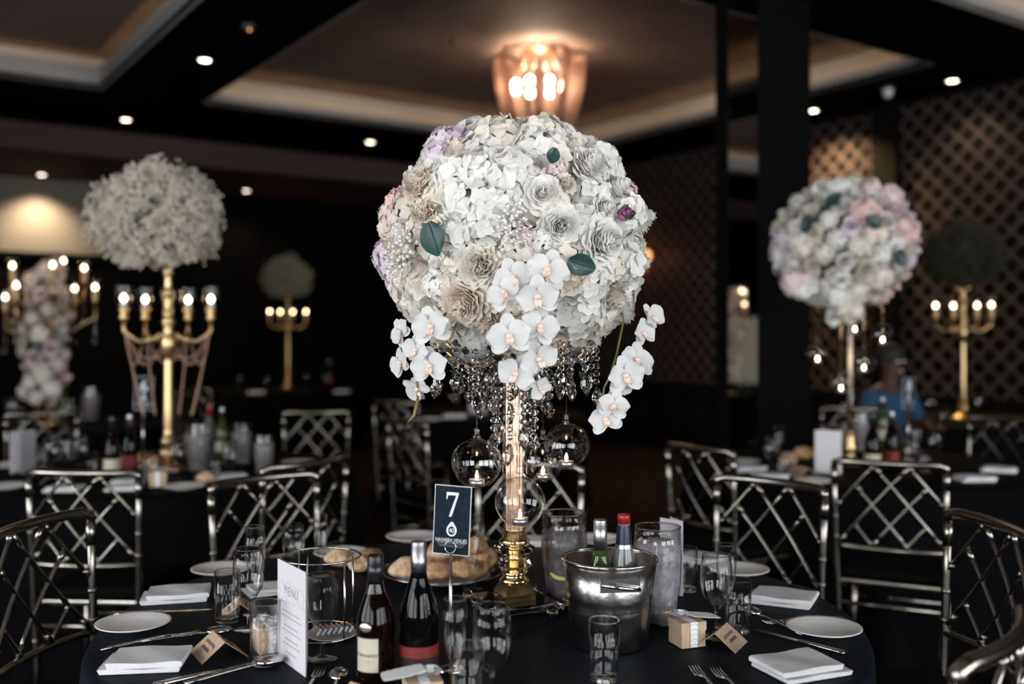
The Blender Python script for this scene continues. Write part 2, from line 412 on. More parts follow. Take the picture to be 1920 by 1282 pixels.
# chandelier
cc = W(7.24, 5.24, ZC)
ch = thing('chandelier', 'copper strand chandelier with scalloped rim and glowing bulbs on the coffer ceiling', 'chandelier', cc, TH + .25)
MB().lathe([(0, 0), (.16, 0), (.16, -.03), (0, -.035)], 28).build('ceiling_plate', 'gold', ch)
def lobe(a): return 1 + .10 * cos(6 * a)
mb = MB()
mb.tube([(.385*lobe(2*pi*i/72)*cos(2*pi*i/72), .385*lobe(2*pi*i/72)*sin(2*pi*i/72), -.07) for i in range(72)], .012, 6, True)
mb.build('rim', 'copper_beads', ch)
mb = MB()
for i in range(8):
    a = 2 * pi * i / 8; mb.tube([(.14*cos(a), .14*sin(a), -.02), (.36*cos(a), .36*sin(a), -.07)], .006, 5)
mb.build('spokes', 'copper_beads', ch)
mb = MB(); ns = 132
for i in range(ns):
    a = 2 * pi * i / ns; r0 = .385 * lobe(a); r1 = r0 * .74
    mb.tube([(r0*cos(a), r0*sin(a), -.07), ((r0*.93)*cos(a), (r0*.93)*sin(a), -.36), (r1*cos(a), r1*sin(a), -.72)], .0062, 4)
o = mb.build('strand_curtain', 'copper_strand', ch); o['kind'] = 'stuff'
for i in range(8):
    a = 2 * pi * i / 8 + .3; r = .23
    o = MB().tube([(.1*cos(a), .1*sin(a), -.03), (r*cos(a), r*sin(a), -.30)], .008, 6).build('bulb_stem', 'copper_beads', ch)
    MB().ball((r*cos(a), r*sin(a), -.345), .034, 10, 8, (1, 1, 1.25)).build('bulb', 'chandelier_bulb', ch)
l = bpy.data.lights.new('chandelier_glow', 'POINT'); l.energy = 34; l.color = (1, .74, .52); l.shadow_soft_size = .10
o = bpy.data.objects.new('chandelier_glow', l); C.objects.link(o); o.parent = ch; o.location = (0, 0, -.16)
# small fittings on the ceiling
o = thing('smoke_detector', 'small dark smoke detector with a red light on the black beam', 'detector', T(466, 47, ZS) if False else ((466-960)/FPX*(ZS-CZ)*FPX/(HY-47), (ZS-CZ)*FPX/(HY-47), ZS))
MB().lathe([(0, -.045), (.03, -.045), (.05, -.02), (.055, 0), (0, 0)], 20).build('housing', 'lamp_ring', o)
MB().ball((.015, -.03, -.042), .009, 8, 6).build('red_light', 'amber_lamp', o)
Yd = (ZC - CZ) * FPX / (HY - 76)
o = thing('sprinkler', 'small round sprinkler head on the coffer ceiling left of the chandelier', 'sprinkler', ((850-960)/FPX*Yd, Yd, ZC))
MB().lathe([(0, 0), (.04, 0), (.04, -.012), (.012, -.015), (.012, -.05), (0, -.05)], 16).build('body', 'lamp_ring', o)
MB().lathe([(0, -.05), (.028, -.05), (.028, -.054), (0, -.054)], 16).build('deflector', 'lamp_ring', o)
pc = D(1665, 182, 9.0)
o = thing('wall_speaker', 'small pale ceiling camera dome above the dark trellis pilaster', 'camera', (pc.x, pc.y, ZS))
MB().lathe([(0, -.10), (.022, -.095), (.04, -.07), (.045, -.04), (.045, 0), (0, 0)], 18).build('dome', 'sensor', o)
MB().lathe([(.045, 0), (.06, 0), (.06, -.02), (.045, -.02)], 18).build('collar', 'lamp_ring', o)
o.name = 'security_camera'
def mk_sconce():
    o = thing('wall_sconce', '', 'lamp')
    MB().box(-.05, .05, -.02, 0, -.09, .09).build('backplate', 'gold', o, False)
    for s in (-1, 1):
        MB().tube([(0, -.02, -.02), (s*.06, -.07, -.05), (s*.10, -.09, 0.0 + .05*s)], .009, 6).build('arm', 'gold', o)
        MB().lathe([(.03, 0), (.07, .02), (.075, .09), (.045, .13), (.0, .135)], 16, Matrix.Translation((s*.10, -.09, .05*s))).build('shade', 'amber_lamp', o)
    return o
ps = Proto(mk_sconce)
ps.at(W(U1 - .0, 5.25, 2.22), TH, 'pair of orange glowing wall sconce shades on the black far wall', None, 1.15)
ps.at(W(9.45, V1 - .015, 2.30), TH - pi / 2, 'orange wall sconce glowing behind the right edge of the central flower ball', None, 1.0)
l = bpy.data.lights.new('sconce_glow', 'POINT'); l.energy = 5; l.color = (1, .42, .16); l.shadow_soft_size = .06
o = bpy.data.objects.new('sconce_glow', l); C.objects.link(o); o.location = W(9.45, V1 - .28, 2.42)
# ---------------------------------------------------------------- tables and cloths
TAB = {7: (-.07, 2.37), 6: (-1.66, 4.92), 8: (1.77, 5.12)}
FAR = {'a': D(90, 0, 7.45).xy, 'b': D(540, 0, 12.6).xy, 'c': D(1806, 0, 7.95).xy, 'd': D(905, 0, 8.6).xy}
def mk_table():
    o = thing('banquet_table', '', 'table')
    MB().lathe([(0, .725), (.85, .725), (.86, .732), (.85, .742), (0, .742)], 40).build('tabletop', 'timber', o)
    for i in range(4):
        a = pi / 4 + i * pi / 2
        MB().tube([(.5*cos(a), .5*sin(a), .725), (.55*cos(a), .55*sin(a), 0.003)], .018, 8).build('leg', 'lamp_ring', o)
    return o
def mk_cloth(m, fn):
    def f():
        ph = random.random() * 6
        def wob(a, z): return 1 + max(0, (.735 - z)) * (.045 * sin(fn * a + ph) + .02 * sin((fn * 2 - 3) * a + ph * 2))
        prof = [(.0, .75), (.3, .75), (.6, .75), (.8, .75), (.858, .7495), (.872, .744), (.878, .73), (.882, .68), (.888, .55), (.9, .35), (.915, .15), (.93, .006)]
        o = MB().lathe(prof, 144, wob=wob).build('tablecloth', m); return tag(o, '', 'tablecloth')
    return f
ptab = Proto(mk_table); pnavy = Proto(mk_cloth('navy_cloth', 17)); pblk = Proto(mk_cloth('black_cloth', 15))
tl = {7: 'round banquet table in front carrying the large central flower ball', 6: 'round banquet table with the table number 6 and beaded gold candelabra', 8: 'round banquet table with the table number 8 at right'}
cl = {7: 'dark navy cloth on the front table under the bottles', 6: 'black cloth on the left table under the beaded candelabra', 8: 'black cloth on the right table behind the silver chairs'}
for k, (x, y) in TAB.items():
    ptab.at((x, y, 0), .2 * k, tl[k]); (pnavy if k == 7 else pblk).at((x, y, 0), .3 * k, cl[k])
fl = {'a': 'far left table carrying the candelabra wrapped in flowers', 'b': 'farthest table under the small dim flower ball and four candles', 'c': 'far right table by the trellis wall with a gold candelabra', 'd': 'far middle table seen left of the crystal strands'}
for k, p in FAR.items():
    ptab.at((p[0], p[1], 0), .4, 'round ' + fl[k]); pblk.at((p[0], p[1], 0), .9, 'black cloth of the ' + fl[k].replace('far left table', 'table far left').replace('farthest table', 'farthest table'))

# ---------------------------------------------------------------- chairs
CW, CT, CB = .205, .92, .585            # half width, top rail height, lattice bottom height
def bk(s, z):                           # point of the bowed, slightly raked back: s in -1..1
    return Vector((CW * s * (.94 + .06 * (z - .3) / .6), -.195 - .035 * (1 - s * s) - .05 * (z - .45), z))
def mk_chair():
    o = thing('lattice_chair', '', 'chair')
    pts = [bk(s / 8, CT) for s in range(-8, 9)]
    pts = [bk(-1, CT - .03)] + [bk(-1, CT - .008) + Vector((.003, 0, 0))] + pts[1:-1] + [bk(1, CT - .008) - Vector((.003, 0, 0))] + [bk(1, CT - .03)]
    MB().tube(pts, .0145, 10).build('top_rail', 'silver', o)
    MB().tube([bk(s / 6, CB) for s in range(-6, 7)], .0105, 8).build('bottom_rail', 'silver', o)
    for s in (-1, 1):
        mb = MB().tube([bk(s, CT - .02), bk(s, .75), bk(s, CB), bk(s, .45), bk(s, .2), bk(s, 0.003) + Vector((0, -.03, 0))], [.0125, .0115, .0115, .0125, .012, .0115], 8)
        for z, h in ((.86, .035), (.70, .006), (.62, .006), (.30, .006)): mb.tube([bk(s, z - h), bk(s, z + h)], .0145, 8)
        mb.build('post', 'silver', o)
    def seg(s0, t0, s1, t1):
        def P(s, t): return bk(-1 + 2 * s, CT - .01 - t * (CT - CB - .02))
        n = 5; mb = MB().tube([P(s0 + (s1 - s0) * i / n, t0 + (t1 - t0) * i / n) for i in range(n + 1)], .0068, 6)
        for e in (0.06, .94):
            a = P(s0 + (s1 - s0) * max(0, e - .05), t0 + (t1 - t0) * max(0, e - .05)); b = P(s0 + (s1 - s0) * min(1, e + .05), t0 + (t1 - t0) * min(1, e + .05)); mb.tube([a, b], .0088, 6)
        mb.build('lattice_bar', 'silver', o)
    for s0, a0 in ((-.29, .746), (.04, .254), (.37, 0), (.68, 0)):
        a1 = min(1, (.98 - s0) / .64)
        if a1 > a0 + .08: seg(s0 + .64 * a0, a0, s0 + .64 * a1, a1)
    for s0, a0 in ((.37, 0), (.68, 0), (1.0, .246), (1.31, .723)):
        a1 = min(1, (s0 - .02) / .66)
        if a1 > a0 + .08: seg(s0 - .66 * a0, a0, s0 - .66 * a1, a1)
    bevel(MB().box(-.2, .2, -.185, .2, .425, .452).build('seat', 'silver', o, False), .01, 3)
    bevel(MB().box(-.192, .192, -.175, .195, .453, .49).build('seat_cushion', 'cushion', o, False), .018, 3)
    for s in (-1, 1):
        MB().tube([(s * .18, .175, .425), (s * .185, .18, .2), (s * .19, .185, .003)], .0125, 8).build('leg', 'silver', o)
        MB().tube([bk(s, .27), (s * .183, .178, .27)], .009, 6).build('stretcher', 'silver', o)
    MB().tube([bk(-1, .355), bk(1, .355)], .0105, 6).build('stretcher', 'silver', o)
    MB().tube([(-.183, .178, .3), (.183, .178, .3)], .009, 6).build('stretcher', 'silver', o)
    return o
pch = Proto(mk_chair)
def chair(p1, p2, face, label, flip=False):
    a = T(*p1, CT); b = T(*p2, CT); m = (a + b) / 2; d = (b - a); d.z = 0; d.normalize(); n = Vector((-d.y, d.x, 0))
    f = Vector((face[0] - m.x, face[1] - m.y, 0))
    if n.dot(f) < 0: n = -n
    loc = m + n * .22; rz = math.atan2(n.y, n.x) - pi / 2
    return pch.at((loc.x, loc.y, 0), rz, label, 'silver lattice-back chairs')
G7, G6, G8 = TAB[7], TAB[6], TAB[8]
chair((1340, 893), (1555, 919), G7, 'silver lattice chair with full diamond back behind the napkin and plate at right')
chair((380, 912), (605, 886), G7, 'silver lattice chair behind the wire stand, facing the front table')
chair((893, 868), (1095, 876), G7, 'silver lattice chair mostly hidden behind the crystal column')
chair((-20, 1010), (160, 960), G7, 'silver lattice chair cut by the left photo edge beside the front table')
chair((1775, 957), (1950, 1018), G7, 'silver lattice chair at the right edge, turned toward the front table')
chair((1800, 1250), (1915, 1140), G7, 'nearest chair, its thick curved silver rail in the bottom right corner')
chair((36, 884), (276, 886), G6, 'silver chair with its back to the camera before the number 6 table, at far left')
chair((480, 880), (662, 857), G6, 'silver chair with slanting top rail right of the left table jugs')
chair((1558, 862), (1782, 874), G8, 'silver chair with its back to the camera in front of the right menu card')
chair((1225, 828), (1405, 852), G8, 'silver chair with slanting rail left of the bread on the right table')
chair((530, 774), (655, 772), (-1.3, 9), 'silver lattice chair standing alone in the gap left of the central flowers')
chair((685, 752), (800, 757), FAR['d'], 'far silver chair just left of the hanging orchids')
chair((716, 784), (812, 796), FAR['d'], 'silver chair with bright slanting leg left of the glass candle ball')
chair((1540, 766), (1663, 770), G8, 'silver chair behind the number 8 table in front of the person in blue')
chair((1815, 782), (1945, 792), G8, 'dark chair at the far right beyond the right table napkins')
chair((322, 729), (400, 731), FAR['b'], 'distant silver rail chair right of the gold candelabra pole')
chair((5, 778), (150, 773), FAR['a'], 'silver rail chair before the flower-wrapped candelabra at far left')
chair((560, 690), (625, 692), FAR['b'], 'distant chair below the small dim flower ball')
# ---------------------------------------------------------------- flower meshes (facing local +z)
def fib(n, zmin=-.25):
    out = []
    for i in range(n):
        z = 1 - (1 - zmin) * (i + .5) / n; r = sqrt(max(0, 1 - z * z)); a = i * 2.39996; out.append(Vector((r * cos(a), r * sin(a), z)))
    return out
def me_hydrangea(Rr, n, pl, pw):
    mb = MB()
    for d in fib(n, -.15):
        d = (d + Vector([random.uniform(-.12, .12) for _ in range(3)])).normalized()
        base = tomat(d * Rr * random.uniform(.86, 1.04), d + Vector([random.uniform(-.3, .3) for _ in range(3)]), random.random() * 6)
        for k in range(4): mb.petal(pl * random.uniform(.9, 1.1), pw, .12, random.uniform(-.1, .25), 2, 2, base @ Matrix.Rotation(k * pi / 2, 4, 'Z'), .35)
    return mb.mesh('hydrangea', 'petal_white')
def me_rose(n, Rr, ruff=0., openness=1.):
    mb = MB()
    for k in range(n):
        t = k / (n - 1); ang = k * 2.4 + random.uniform(-.2, .2); half = 1.5 - .8 * t; nu, nv = 5, 6; vs = []; fs = []; ph = random.random() * 6
        for i in range(nu + 1):
            s = i / nu
            for j in range(nv + 1):
                w = -1 + 2 * j / nv; ss = s * (1 - .22 * w * w)
                r = Rr * (.10 + .50 * t) * (.35 + .65 * sqrt(ss)) + Rr * .42 * openness * t * ss ** 3 + ruff * Rr * s * sin(7 * w + ph)
                z = Rr * (.95 * ss * (1 - .52 * t * openness) - .25 * t) + ruff * .8 * Rr * s * cos(8 * w + ph) - Rr * .14 * t * ss ** 5
                a = ang + w * half * (.75 + .25 * sin(pi * min(1, .15 + s * .7))); vs.append((r * cos(a), r * sin(a), z))
        for i in range(nu):
            for j in range(nv): a = i*(nv+1)+j; fs.append((a, a+1, a+nv+2, a+nv+1))
        mb.add(vs, fs)
    return mb.mesh('rose', 'petal_white')
def me_breath(n, Rr):
    mb = MB()
    for i in range(n):
        d = Vector((random.gauss(0, .55), random.gauss(0, .55), random.uniform(.35, 1))) * Rr
        mb.ball(d, random.uniform(.0035, .0055), 5, 4); mb.tube([d * .1, d], .0006, 3)
    return mb.mesh('gypsophila', 'petal_white')
MF = {
 'hyd': [me_hydrangea(.056, 40, .0205, .024) for _ in range(3)],
 'stock': [me_hydrangea(.046, 60, .0115, .012) for _ in range(2)],
 'rose': [me_rose(34, .052, .012, .85) for _ in range(3)],
 'peony': [me_rose(52, .058, .05, .85) for _ in range(3)],
 'carn': [me_rose(60, .056, .085, .7) for _ in range(2)],
 'breath': [me_breath(46, .042)],
 'bud': [me_rose(12, .034, 0, .1)],
}
lf = MB(); lf.petal(.062, .048, .25, .12, 5, 4, None, .25); lf.tube([(0, 0, 0), (.03, 0, .002), (.058, 0, .008)], .0012, 4)
ME_LEAF = lf.mesh('leaf', 'leaf')
ME_PET_V = [(MB().petal(.044, .052, random.uniform(.05, .35), random.uniform(-.2, .18), 5, 5, None, .22, .012).mesh('petal', 'petal_orchid'), MB().petal(.044, .031, random.uniform(.1, .4), random.uniform(-.25, .2), 5, 4, None, .45, .01).mesh('petal', 'petal_orchid')) for _ in range(4)]
ME_PET_B = MB().petal(.044, .052, .10, -.06, 5, 5, None, .22).mesh('petal', 'petal_orchid')
ME_PET_S = MB().petal(.044, .030, .14, -.05, 5, 4, None, .45).mesh('petal', 'petal_orchid')
lip = MB().ball((0, 0, .005), .0075, 8, 6, (1, .8, 1)); lip.petal(.018, .015, .6, .5, 3, 4, Matrix.Rotation(-pi/2, 4, 'Z') @ Matrix.Translation((0, 0, .003)))
lip.tube([(0, -.016, .012), (.006, -.022, .014), (.008, -.018, .018)], .0009, 4); lip.tube([(0, -.016, .012), (-.006, -.022, .014), (-.008, -.018, .018)], .0009, 4)
ME_LIP = lip.mesh('orchid', 'orchid_lip')
NAMES = {'hyd': 'hydrangea', 'stock': 'stock_flower', 'rose': 'rose', 'peony': 'peony', 'carn': 'carnation', 'breath': 'gypsophila', 'bud': 'rose_bud', 'leaf': 'leaf'}
def flower(root, kind, m, loc, nrm, scale=1., roll=None):
    me = ME_LEAF if kind == 'leaf' else random.choice(MF[kind])
    o = link(NAMES[kind], me, root, None, m); o.rotation_mode = 'QUATERNION'
    o.matrix_basis = tomat(loc, nrm, random.random() * 6 if roll is None else roll) @ Matrix.Diagonal((scale, scale, scale, 1)); return o
def orchid(root, loc, nrm, scale=1., roll=0., fold=0.):
    o = link('orchid', ME_LIP, root); o.rotation_mode = 'QUATERNION'
    q = Vector(nrm).to_track_quat('Z', 'Y').to_matrix().to_4x4()
    o.matrix_basis = Matrix.Translation(loc) @ q @ Matrix.Rotation(roll, 4, 'Z') @ Matrix.Diagonal((scale, scale, scale, 1))
    for a, me, z in ((90, ME_PET_S, -.002), (218, ME_PET_S, -.003), (322, ME_PET_S, -.002), (8, ME_PET_B, .0), (172, ME_PET_B, .0005)):
        me = random.choice(ME_PET_V)[0 if me is ME_PET_B else 1]; p = link('petal', me, o); p.rotation_mode = 'QUATERNION'
        p.matrix_basis = Matrix.Translation((0, 0, z)) @ Matrix.Rotation(R(a + random.uniform(-6, 6)), 4, 'Z') @ Matrix.Rotation(-(fold + random.uniform(-.1, .12)), 4, 'Y')
    return o
def ray_ell(px, py, c, rad):                        # first hit of the sight line with the flower ball (used once, to lay it out)
    d = Vector(((px - 960) / FPX, 1, (HY - py) / FPX)); o = Vector((0, 0, CZ)) - c
    d2 = Vector((d.x / rad[0], d.y / rad[1], d.z / rad[2])); o2 = Vector((o.x / rad[0], o.y / rad[1], o.z / rad[2]))
    A = d2.dot(d2); B = 2 * o2.dot(d2); Cc = o2.dot(o2) - 1; q = B * B - 4 * A * Cc
    t = (-B - sqrt(q)) / (2 * A) if q > 0 else -B / (2 * A)
    p = o + d * t
    if q <= 0: s = sqrt((p.x / rad[0]) ** 2 + (p.y / rad[1]) ** 2 + (p.z / rad[2]) ** 2); p = p / s
    return p
def nrm_of(p, rad): return Vector((p.x / rad[0] ** 2, p.y / rad[1] ** 2, p.z / rad[2] ** 2)).normalized()

# ---------------------------------------------------------------- central flower ball
CC = Vector((.008, 2.37, 1.634)); RAD = (.274, .274, .248)
fb = thing('flower_ball', 'large white and blush flower ball with orchids on the crystal stand', 'flowers', CC)
MB().ball((0, 0, 0), 1, 20, 14, (.235, .235, .20)).build('foam_core', 'foam_core', fb)
spec = [  # kind, material, px, py, scale
 ('hyd', 'petal_cream', 930, 262, 1.15), ('hyd', 'petal_white', 1010, 280, 1.0), ('hyd', 'petal_white', 1050, 262, .95), ('stock', 'petal_lilac', 848, 285, 1.1), ('hyd', 'petal_lilac', 868, 268, .8),
 ('hyd', 'petal_white', 905, 318, 1.05), ('hyd', 'petal_white', 960, 330, 1.1), ('carn', 'petal_peach', 800, 355, 1.1), ('hyd', 'petal_white', 770, 325, .8), ('hyd', 'petal_white', 880, 380, 1.05),
 ('peony', 'petal_white', 1094, 322, 1.1), ('hyd', 'petal_cream', 1100, 285, 1.0), ('rose', 'petal_white', 1011, 372, 1.05), ('rose', 'petal_white', 1142, 362, .95), ('rose', 'petal_white', 1186, 412, 1.1),
 ('peony', 'petal_white', 1045, 424, 1.0), ('peony', 'petal_white', 1115, 452, 1.25), ('carn', 'petal_cream', 1055, 350, .6), ('hyd', 'petal_blush', 960, 290, .45), ('stock', 'petal_blush', 1038, 322, .5),
 ('stock', 'petal_pink', 742, 378, .75), ('stock', 'petal_blush', 752, 405, .9), ('carn', 'petal_peach', 805, 405, .9), ('hyd', 'petal_white', 905, 415, 1.0), ('stock', 'petal_blush', 770, 440, .7), ('hyd', 'petal_cream', 728, 440, .9),
 ('stock', 'petal_lilac', 745, 482, 1.1), ('hyd', 'petal_cream', 740, 540, 1.0), ('hyd', 'petal_white', 785, 560, 1.0), ('rose', 'petal_white', 833, 492, .65), ('carn', 'petal_cream', 905, 495, 1.15),
 ('peony', 'petal_peach', 878, 555, 1.25), ('carn', 'petal_peach', 915, 590, 1.0), ('hyd', 'petal_cream', 840, 610, 1.0), ('peony', 'petal_cream', 890, 640, 1.2), ('hyd', 'petal_cream', 935, 650, 1.0),
 ('hyd', 'petal_white', 1100, 520, 1.05), ('hyd', 'petal_white', 1168, 490, 1.0), ('carn', 'petal_white', 1150, 570, 1.25), ('hyd', 'petal_white', 1085, 580, 1.1), ('hyd', 'petal_cream', 1060, 630, 1.0),
 ('carn', 'petal_cream', 1105, 625, 1.05), ('hyd', 'petal_white', 1195, 530, .9), ('stock', 'petal_pink', 1192, 352, .6), ('hyd', 'petal_lilac', 1160, 318, .8), ('stock', 'petal_white', 1010, 450, .6), ('stock', 'petal_lilac', 735, 505, .9), ('stock', 'petal_lilac', 760, 520, .8), ('stock', 'petal_pink', 728, 400, .7), ('stock', 'petal_blush', 738, 430, .8), ('stock', 'petal_lilac', 830, 300, .8), ('stock', 'petal_pink', 1205, 375, .5),
 ('breath', 'petal_white', 958, 415, .9), ('breath', 'petal_white', 962, 445, .75), ('breath', 'petal_white', 795, 455, 1.0), ('breath', 'petal_white', 775, 485, .9), ('hyd', 'petal_pink', 785, 478, .35), ('stock', 'petal_blush', 985, 448, .5),
 ('hyd', 'petal_white', 850, 330, .95), ('hyd', 'petal_cream', 965, 560, 1.0), ('hyd', 'petal_cream', 1150, 620, .95), ('rose', 'petal_white', 1120, 395, .8), ('hyd', 'petal_cream', 765, 592, 1.05), ('hyd', 'petal_cream', 812, 640, 1.1), ('hyd', 'petal_peach', 860, 668, 1.0), ('hyd', 'petal_white', 1192, 575, 1.0), ('hyd', 'petal_cream', 1168, 622, 1.05), ('peony', 'petal_cream', 1110, 660, 1.1), ('hyd', 'petal_cream', 1010, 668, 1.0), ('hyd', 'petal_white', 1060, 672, 1.0), ('hyd', 'petal_white', 940, 375, .9), ('hyd', 'petal_white', 855, 450, .85),
]
placed = []
for k, m, px, py, s in spec:
    p = ray_ell(px, py, CC, RAD); n = nrm_of(p, RAD); placed.append((p, s))
    lift = {'hyd': -.012, 'stock': .014, 'rose': .012, 'peony': .006, 'carn': .004, 'breath': .03, 'bud': .02}[k]
    flower(fb, k, m, p + n * lift, n + Vector([random.uniform(-.12, .12) for _ in range(3)]), s)
for i, d in enumerate(fib(64, -.97)):
    p = Vector((d.x * RAD[0], d.y * RAD[1], d.z * RAD[2])) * .9; flower(fb, 'hyd', random.choice(['petal_white', 'petal_cream']), p, nrm_of(p, RAD), 1.0)
for i, d in enumerate(fib(150, -.97)):
    p = Vector((d.x * RAD[0], d.y * RAD[1], d.z * RAD[2])); 
    if any((p - q).length < .052 * (.4 + .6 * s) for q, s in placed): continue
    placed.append((p, 1)); k = random.choice(['hyd', 'hyd', 'hyd', 'rose', 'peony', 'carn', 'stock'])
    m = random.choice(['petal_cream', 'petal_cream', 'petal_white', 'petal_peach']) if d.z < -.3 else random.choice(['petal_white'] * 4 + ['petal_cream'] * 3 + ['petal_peach', 'petal_blush', 'petal_lilac'])
    flower(fb, k, m, p, nrm_of(p, RAD), random.uniform(.85, 1.05))
for px, py, s, roll, tilt in ((843, 448, 1.25, -1.2, .1), (1066, 486, 1.0, -.25, .25), (1024, 326, .62, 1.3, .3), (758, 340, .45, .4, .3), (1183, 348, .5, .4, .3), (1215, 372, .4, .8, .3)):
    p = ray_ell(px, py, CC, RAD); n = nrm_of(p, RAD); q = p + n * (.055 if s > .6 else .02)
    o = link('leaf', ME_LEAF, fb, None); o.rotation_mode = 'QUATERNION'
    o.matrix_basis = Matrix.Translation(q) @ (n + Vector((0, -.5, 0))).to_track_quat('Z', 'Y').to_matrix().to_4x4() @ Matrix.Rotation(roll, 4, 'Z') @ Matrix.Translation((-.03 * s, 0, 0)) @ Matrix.Diagonal((s, s, s, 1))
p = ray_ell(1137, 411, CC, RAD); n = nrm_of(p, RAD)
b = flower(fb, 'bud', 'petal_purple', p + n * .04, n + Vector((.5, -.3, .3)), .95)
for k in range(3):
    l = link('leaf', ME_LEAF, fb, None, 'leaf_green'); l.rotation_mode = 'QUATERNION'
    l.matrix_basis = tomat(p + n * .035, n, k * 2.1) @ Matrix.Rotation(-.9, 4, 'Y') @ Matrix.Diagonal((.6, .5, .6, 1))
cam0 = Vector((0, 0, CZ))
def orc(px, py, Y, s=1., roll=0., turn=(0, 0), fold=.05):
    w = D(px, py, Y); orchid(fb, w - CC, Vector((turn[0] + random.uniform(-.22, .22), -1, turn[1] + random.uniform(-.3, .3))), s * 1.04, roll, fold); return w - CC
front = [(962, 520, 2.055, .95, .4, (-.2, .2)), (1027, 506, 2.04, 1.0, -.3, (.1, .25)), (945, 548, 2.045, .85, .6, (-.1, 0)), (1008, 555, 2.03, 1.0, .1, (.1, -.1)),
 (1012, 612, 2.06, .95, -.3, (.25, .1)), (955, 630, 2.05, 1.05, .15, (-.15, 0)), (1010, 672, 2.07, .95, .5, (.2, -.2)), (968, 700, 2.08, .95, -.5, (-.3, -.2)), (1012, 728, 2.10, .6, .9, (.6, -.5))]
st = [orc(*a) for a in front]
MB().tube([st[1] + Vector((0, .03, .02)), st[3] + Vector((0, .03, 0)), st[5] + Vector((.01, .03, 0)), st[6] + Vector((-.01, .03, 0)), st[8] + Vector((0, .02, 0))], .0022, 6).build('flower_stem', 'stem', fb)
left = [(808, 612, 2.12, 1.0, .2, (-.3, 0)), (752, 622, 2.2, .75, .7, (-.9, .1)), (780, 655, 2.16, .8, -.2, (-.5, 0)), (805, 686, 2.15, .95, .1, (-.1, -.1)), (752, 680, 2.2, .8, .5, (-1.1, -.2)), (783, 728, 2.2, .8, .8, (-.4, -.7))]
st = [orc(*a) for a in left]
MB().tube([st[0] + Vector((.03, .05, .03)), st[0] + Vector((-.02, .03, -.01)), st[2] + Vector((0, .03, 0)), st[3] + Vector((-.03, .03, -.02)), st[5] + Vector((0, .01, -.03))], .0024, 6).build('flower_stem', 'stem', fb)
MB().tube([st[5] + Vector((0, .01, -.02)), st[5] + Vector((-.008, 0, -.06)), st[5] + Vector((-.022, 0, -.075))], [.003, .004, .001], 6).build('flower_stem', 'branch', fb)
right = [(1222, 596, 2.30, .85, .6, (1.1, .3)), (1205, 625, 2.27, .8, .2, (.9, .2)), (1192, 676, 2.22, 1.0, -.2, (.6, .5)), (1172, 704, 2.18, 1.0, .2, (.35, .1)), (1160, 728, 2.2, .75, .5, (.5, -.2)), (1150, 762, 2.16, .8, -.3, (.3, .5)), (1135, 786, 2.16, .85, .3, (.2, .1))]
st = [orc(*a, .2) for a in right]
MB().tube([st[0] + Vector((-.07, .06, .06)), st[1] + Vector((-.04, .03, .03)), st[2] + Vector((-.04, .03, .01)), st[3] + Vector((-.03, .02, 0)), st[4] + Vector((-.03, .02, 0)), st[6] + Vector((-.01, .02, 0))], .0026, 6).build('flower_stem', 'stem', fb)

# ---------------------------------------------------------------- crystal stand below it
ME_BEAD = MB().lathe([(0, -.0085), (.006, -.005), (.0085, 0), (.006, .005), (0, .0085)], 7).mesh('crystal_bead', 'crystal', False)
ME_DROP = MB().lathe([(0, -.040), (.007, -.030), (.0105, -.020), (.0075, -.009), (.003, 0), (0, .002)], 8).mesh('crystal_drop', 'crystal', False)
ME_OCT = MB().lathe([(0, -.014), (.012, -.004), (.013, 0), (.012, .004), (0, .014)], 8).mesh('crystal_bead', 'crystal', False)
SB = Vector((.006, 2.37, TZ))
cs = thing('crystal_stand', 'gold and crystal centrepiece stand hung with clear crystal strands', 'stand', SB, R(24))
sharp(bevel(MB().box(-.082, .082, -.082, .082, .020, .038).build('base_plate', 'crystal', cs, False), .003))
for sx in (-1, 1):
    for sy in (-1, 1):
        f = link('crystal_foot', ME_OCT, cs, (sx * .068, sy * .068, .0125)); f.scale = (1.1, 1.1, .85)
        link('crystal_bead', ME_OCT, cs, (sx * .086, sy * .086, .035))
MB().add([(-.038,-.038,.038),(.038,-.038,.038),(.038,.038,.038),(-.038,.038,.038),(-.038,-.038,.05),(.038,-.038,.05),(.038,.038,.05),(-.038,.038,.05),(-.027,-.027,.075),(.027,-.027,.075),(.027,.027,.075),(-.027,.027,.075)],
  [(0,1,5,4),(1,2,6,5),(2,3,7,6),(3,0,4,7),(4,5,9,8),(5,6,10,9),(6,7,11,10),(7,4,8,11),(8,9,10,11),(3,2,1,0)]).build('gold_base', 'bright_gold', cs, False)
MB().lathe([(0, .075), (.034, .076), (.036, .082), (.028, .088), (.026, .095), (.03, .10), (0, .10)], 24).build('gold_collar', 'bright_gold', cs)
MB().lathe([(.012, .100), (.03, .101), (.043, .118), (.036, .13), (.030, .136), (.046, .150), (.05, .160), (.036, .166), (.012, .167)], 12).build('crystal_knob', 'crystal_smoke', cs, False)
MB().lathe([(0, .1), (.014, .1), (.014, .167), (0, .167)], 16).build('inner_rod', 'bright_gold', cs)
MB().lathe([(0, .167), (.036, .168), (.037, .176), (.03, .182), (.026, .20), (.0, .20)], 24).build('gold_collar', 'bright_gold', cs)
mb = MB(); n = 72
mb.lathe([(.0215, .20), (.0215, .60)], n, wob=lambda a, z: 1 + .07 * cos(12 * a)); mb.build('fluted_column', 'rose_gold', cs)
MB().lathe([(.029, .20), (.029, .60)], 28).build('glass_sleeve', 'ball_glass', cs)
MB().lathe([(0, .59), (.03, .592), (.05, .61), (.05, .625), (.02, .64), (.012, .72), (0, .72)], 24).build('top_cup', 'gold', cs)
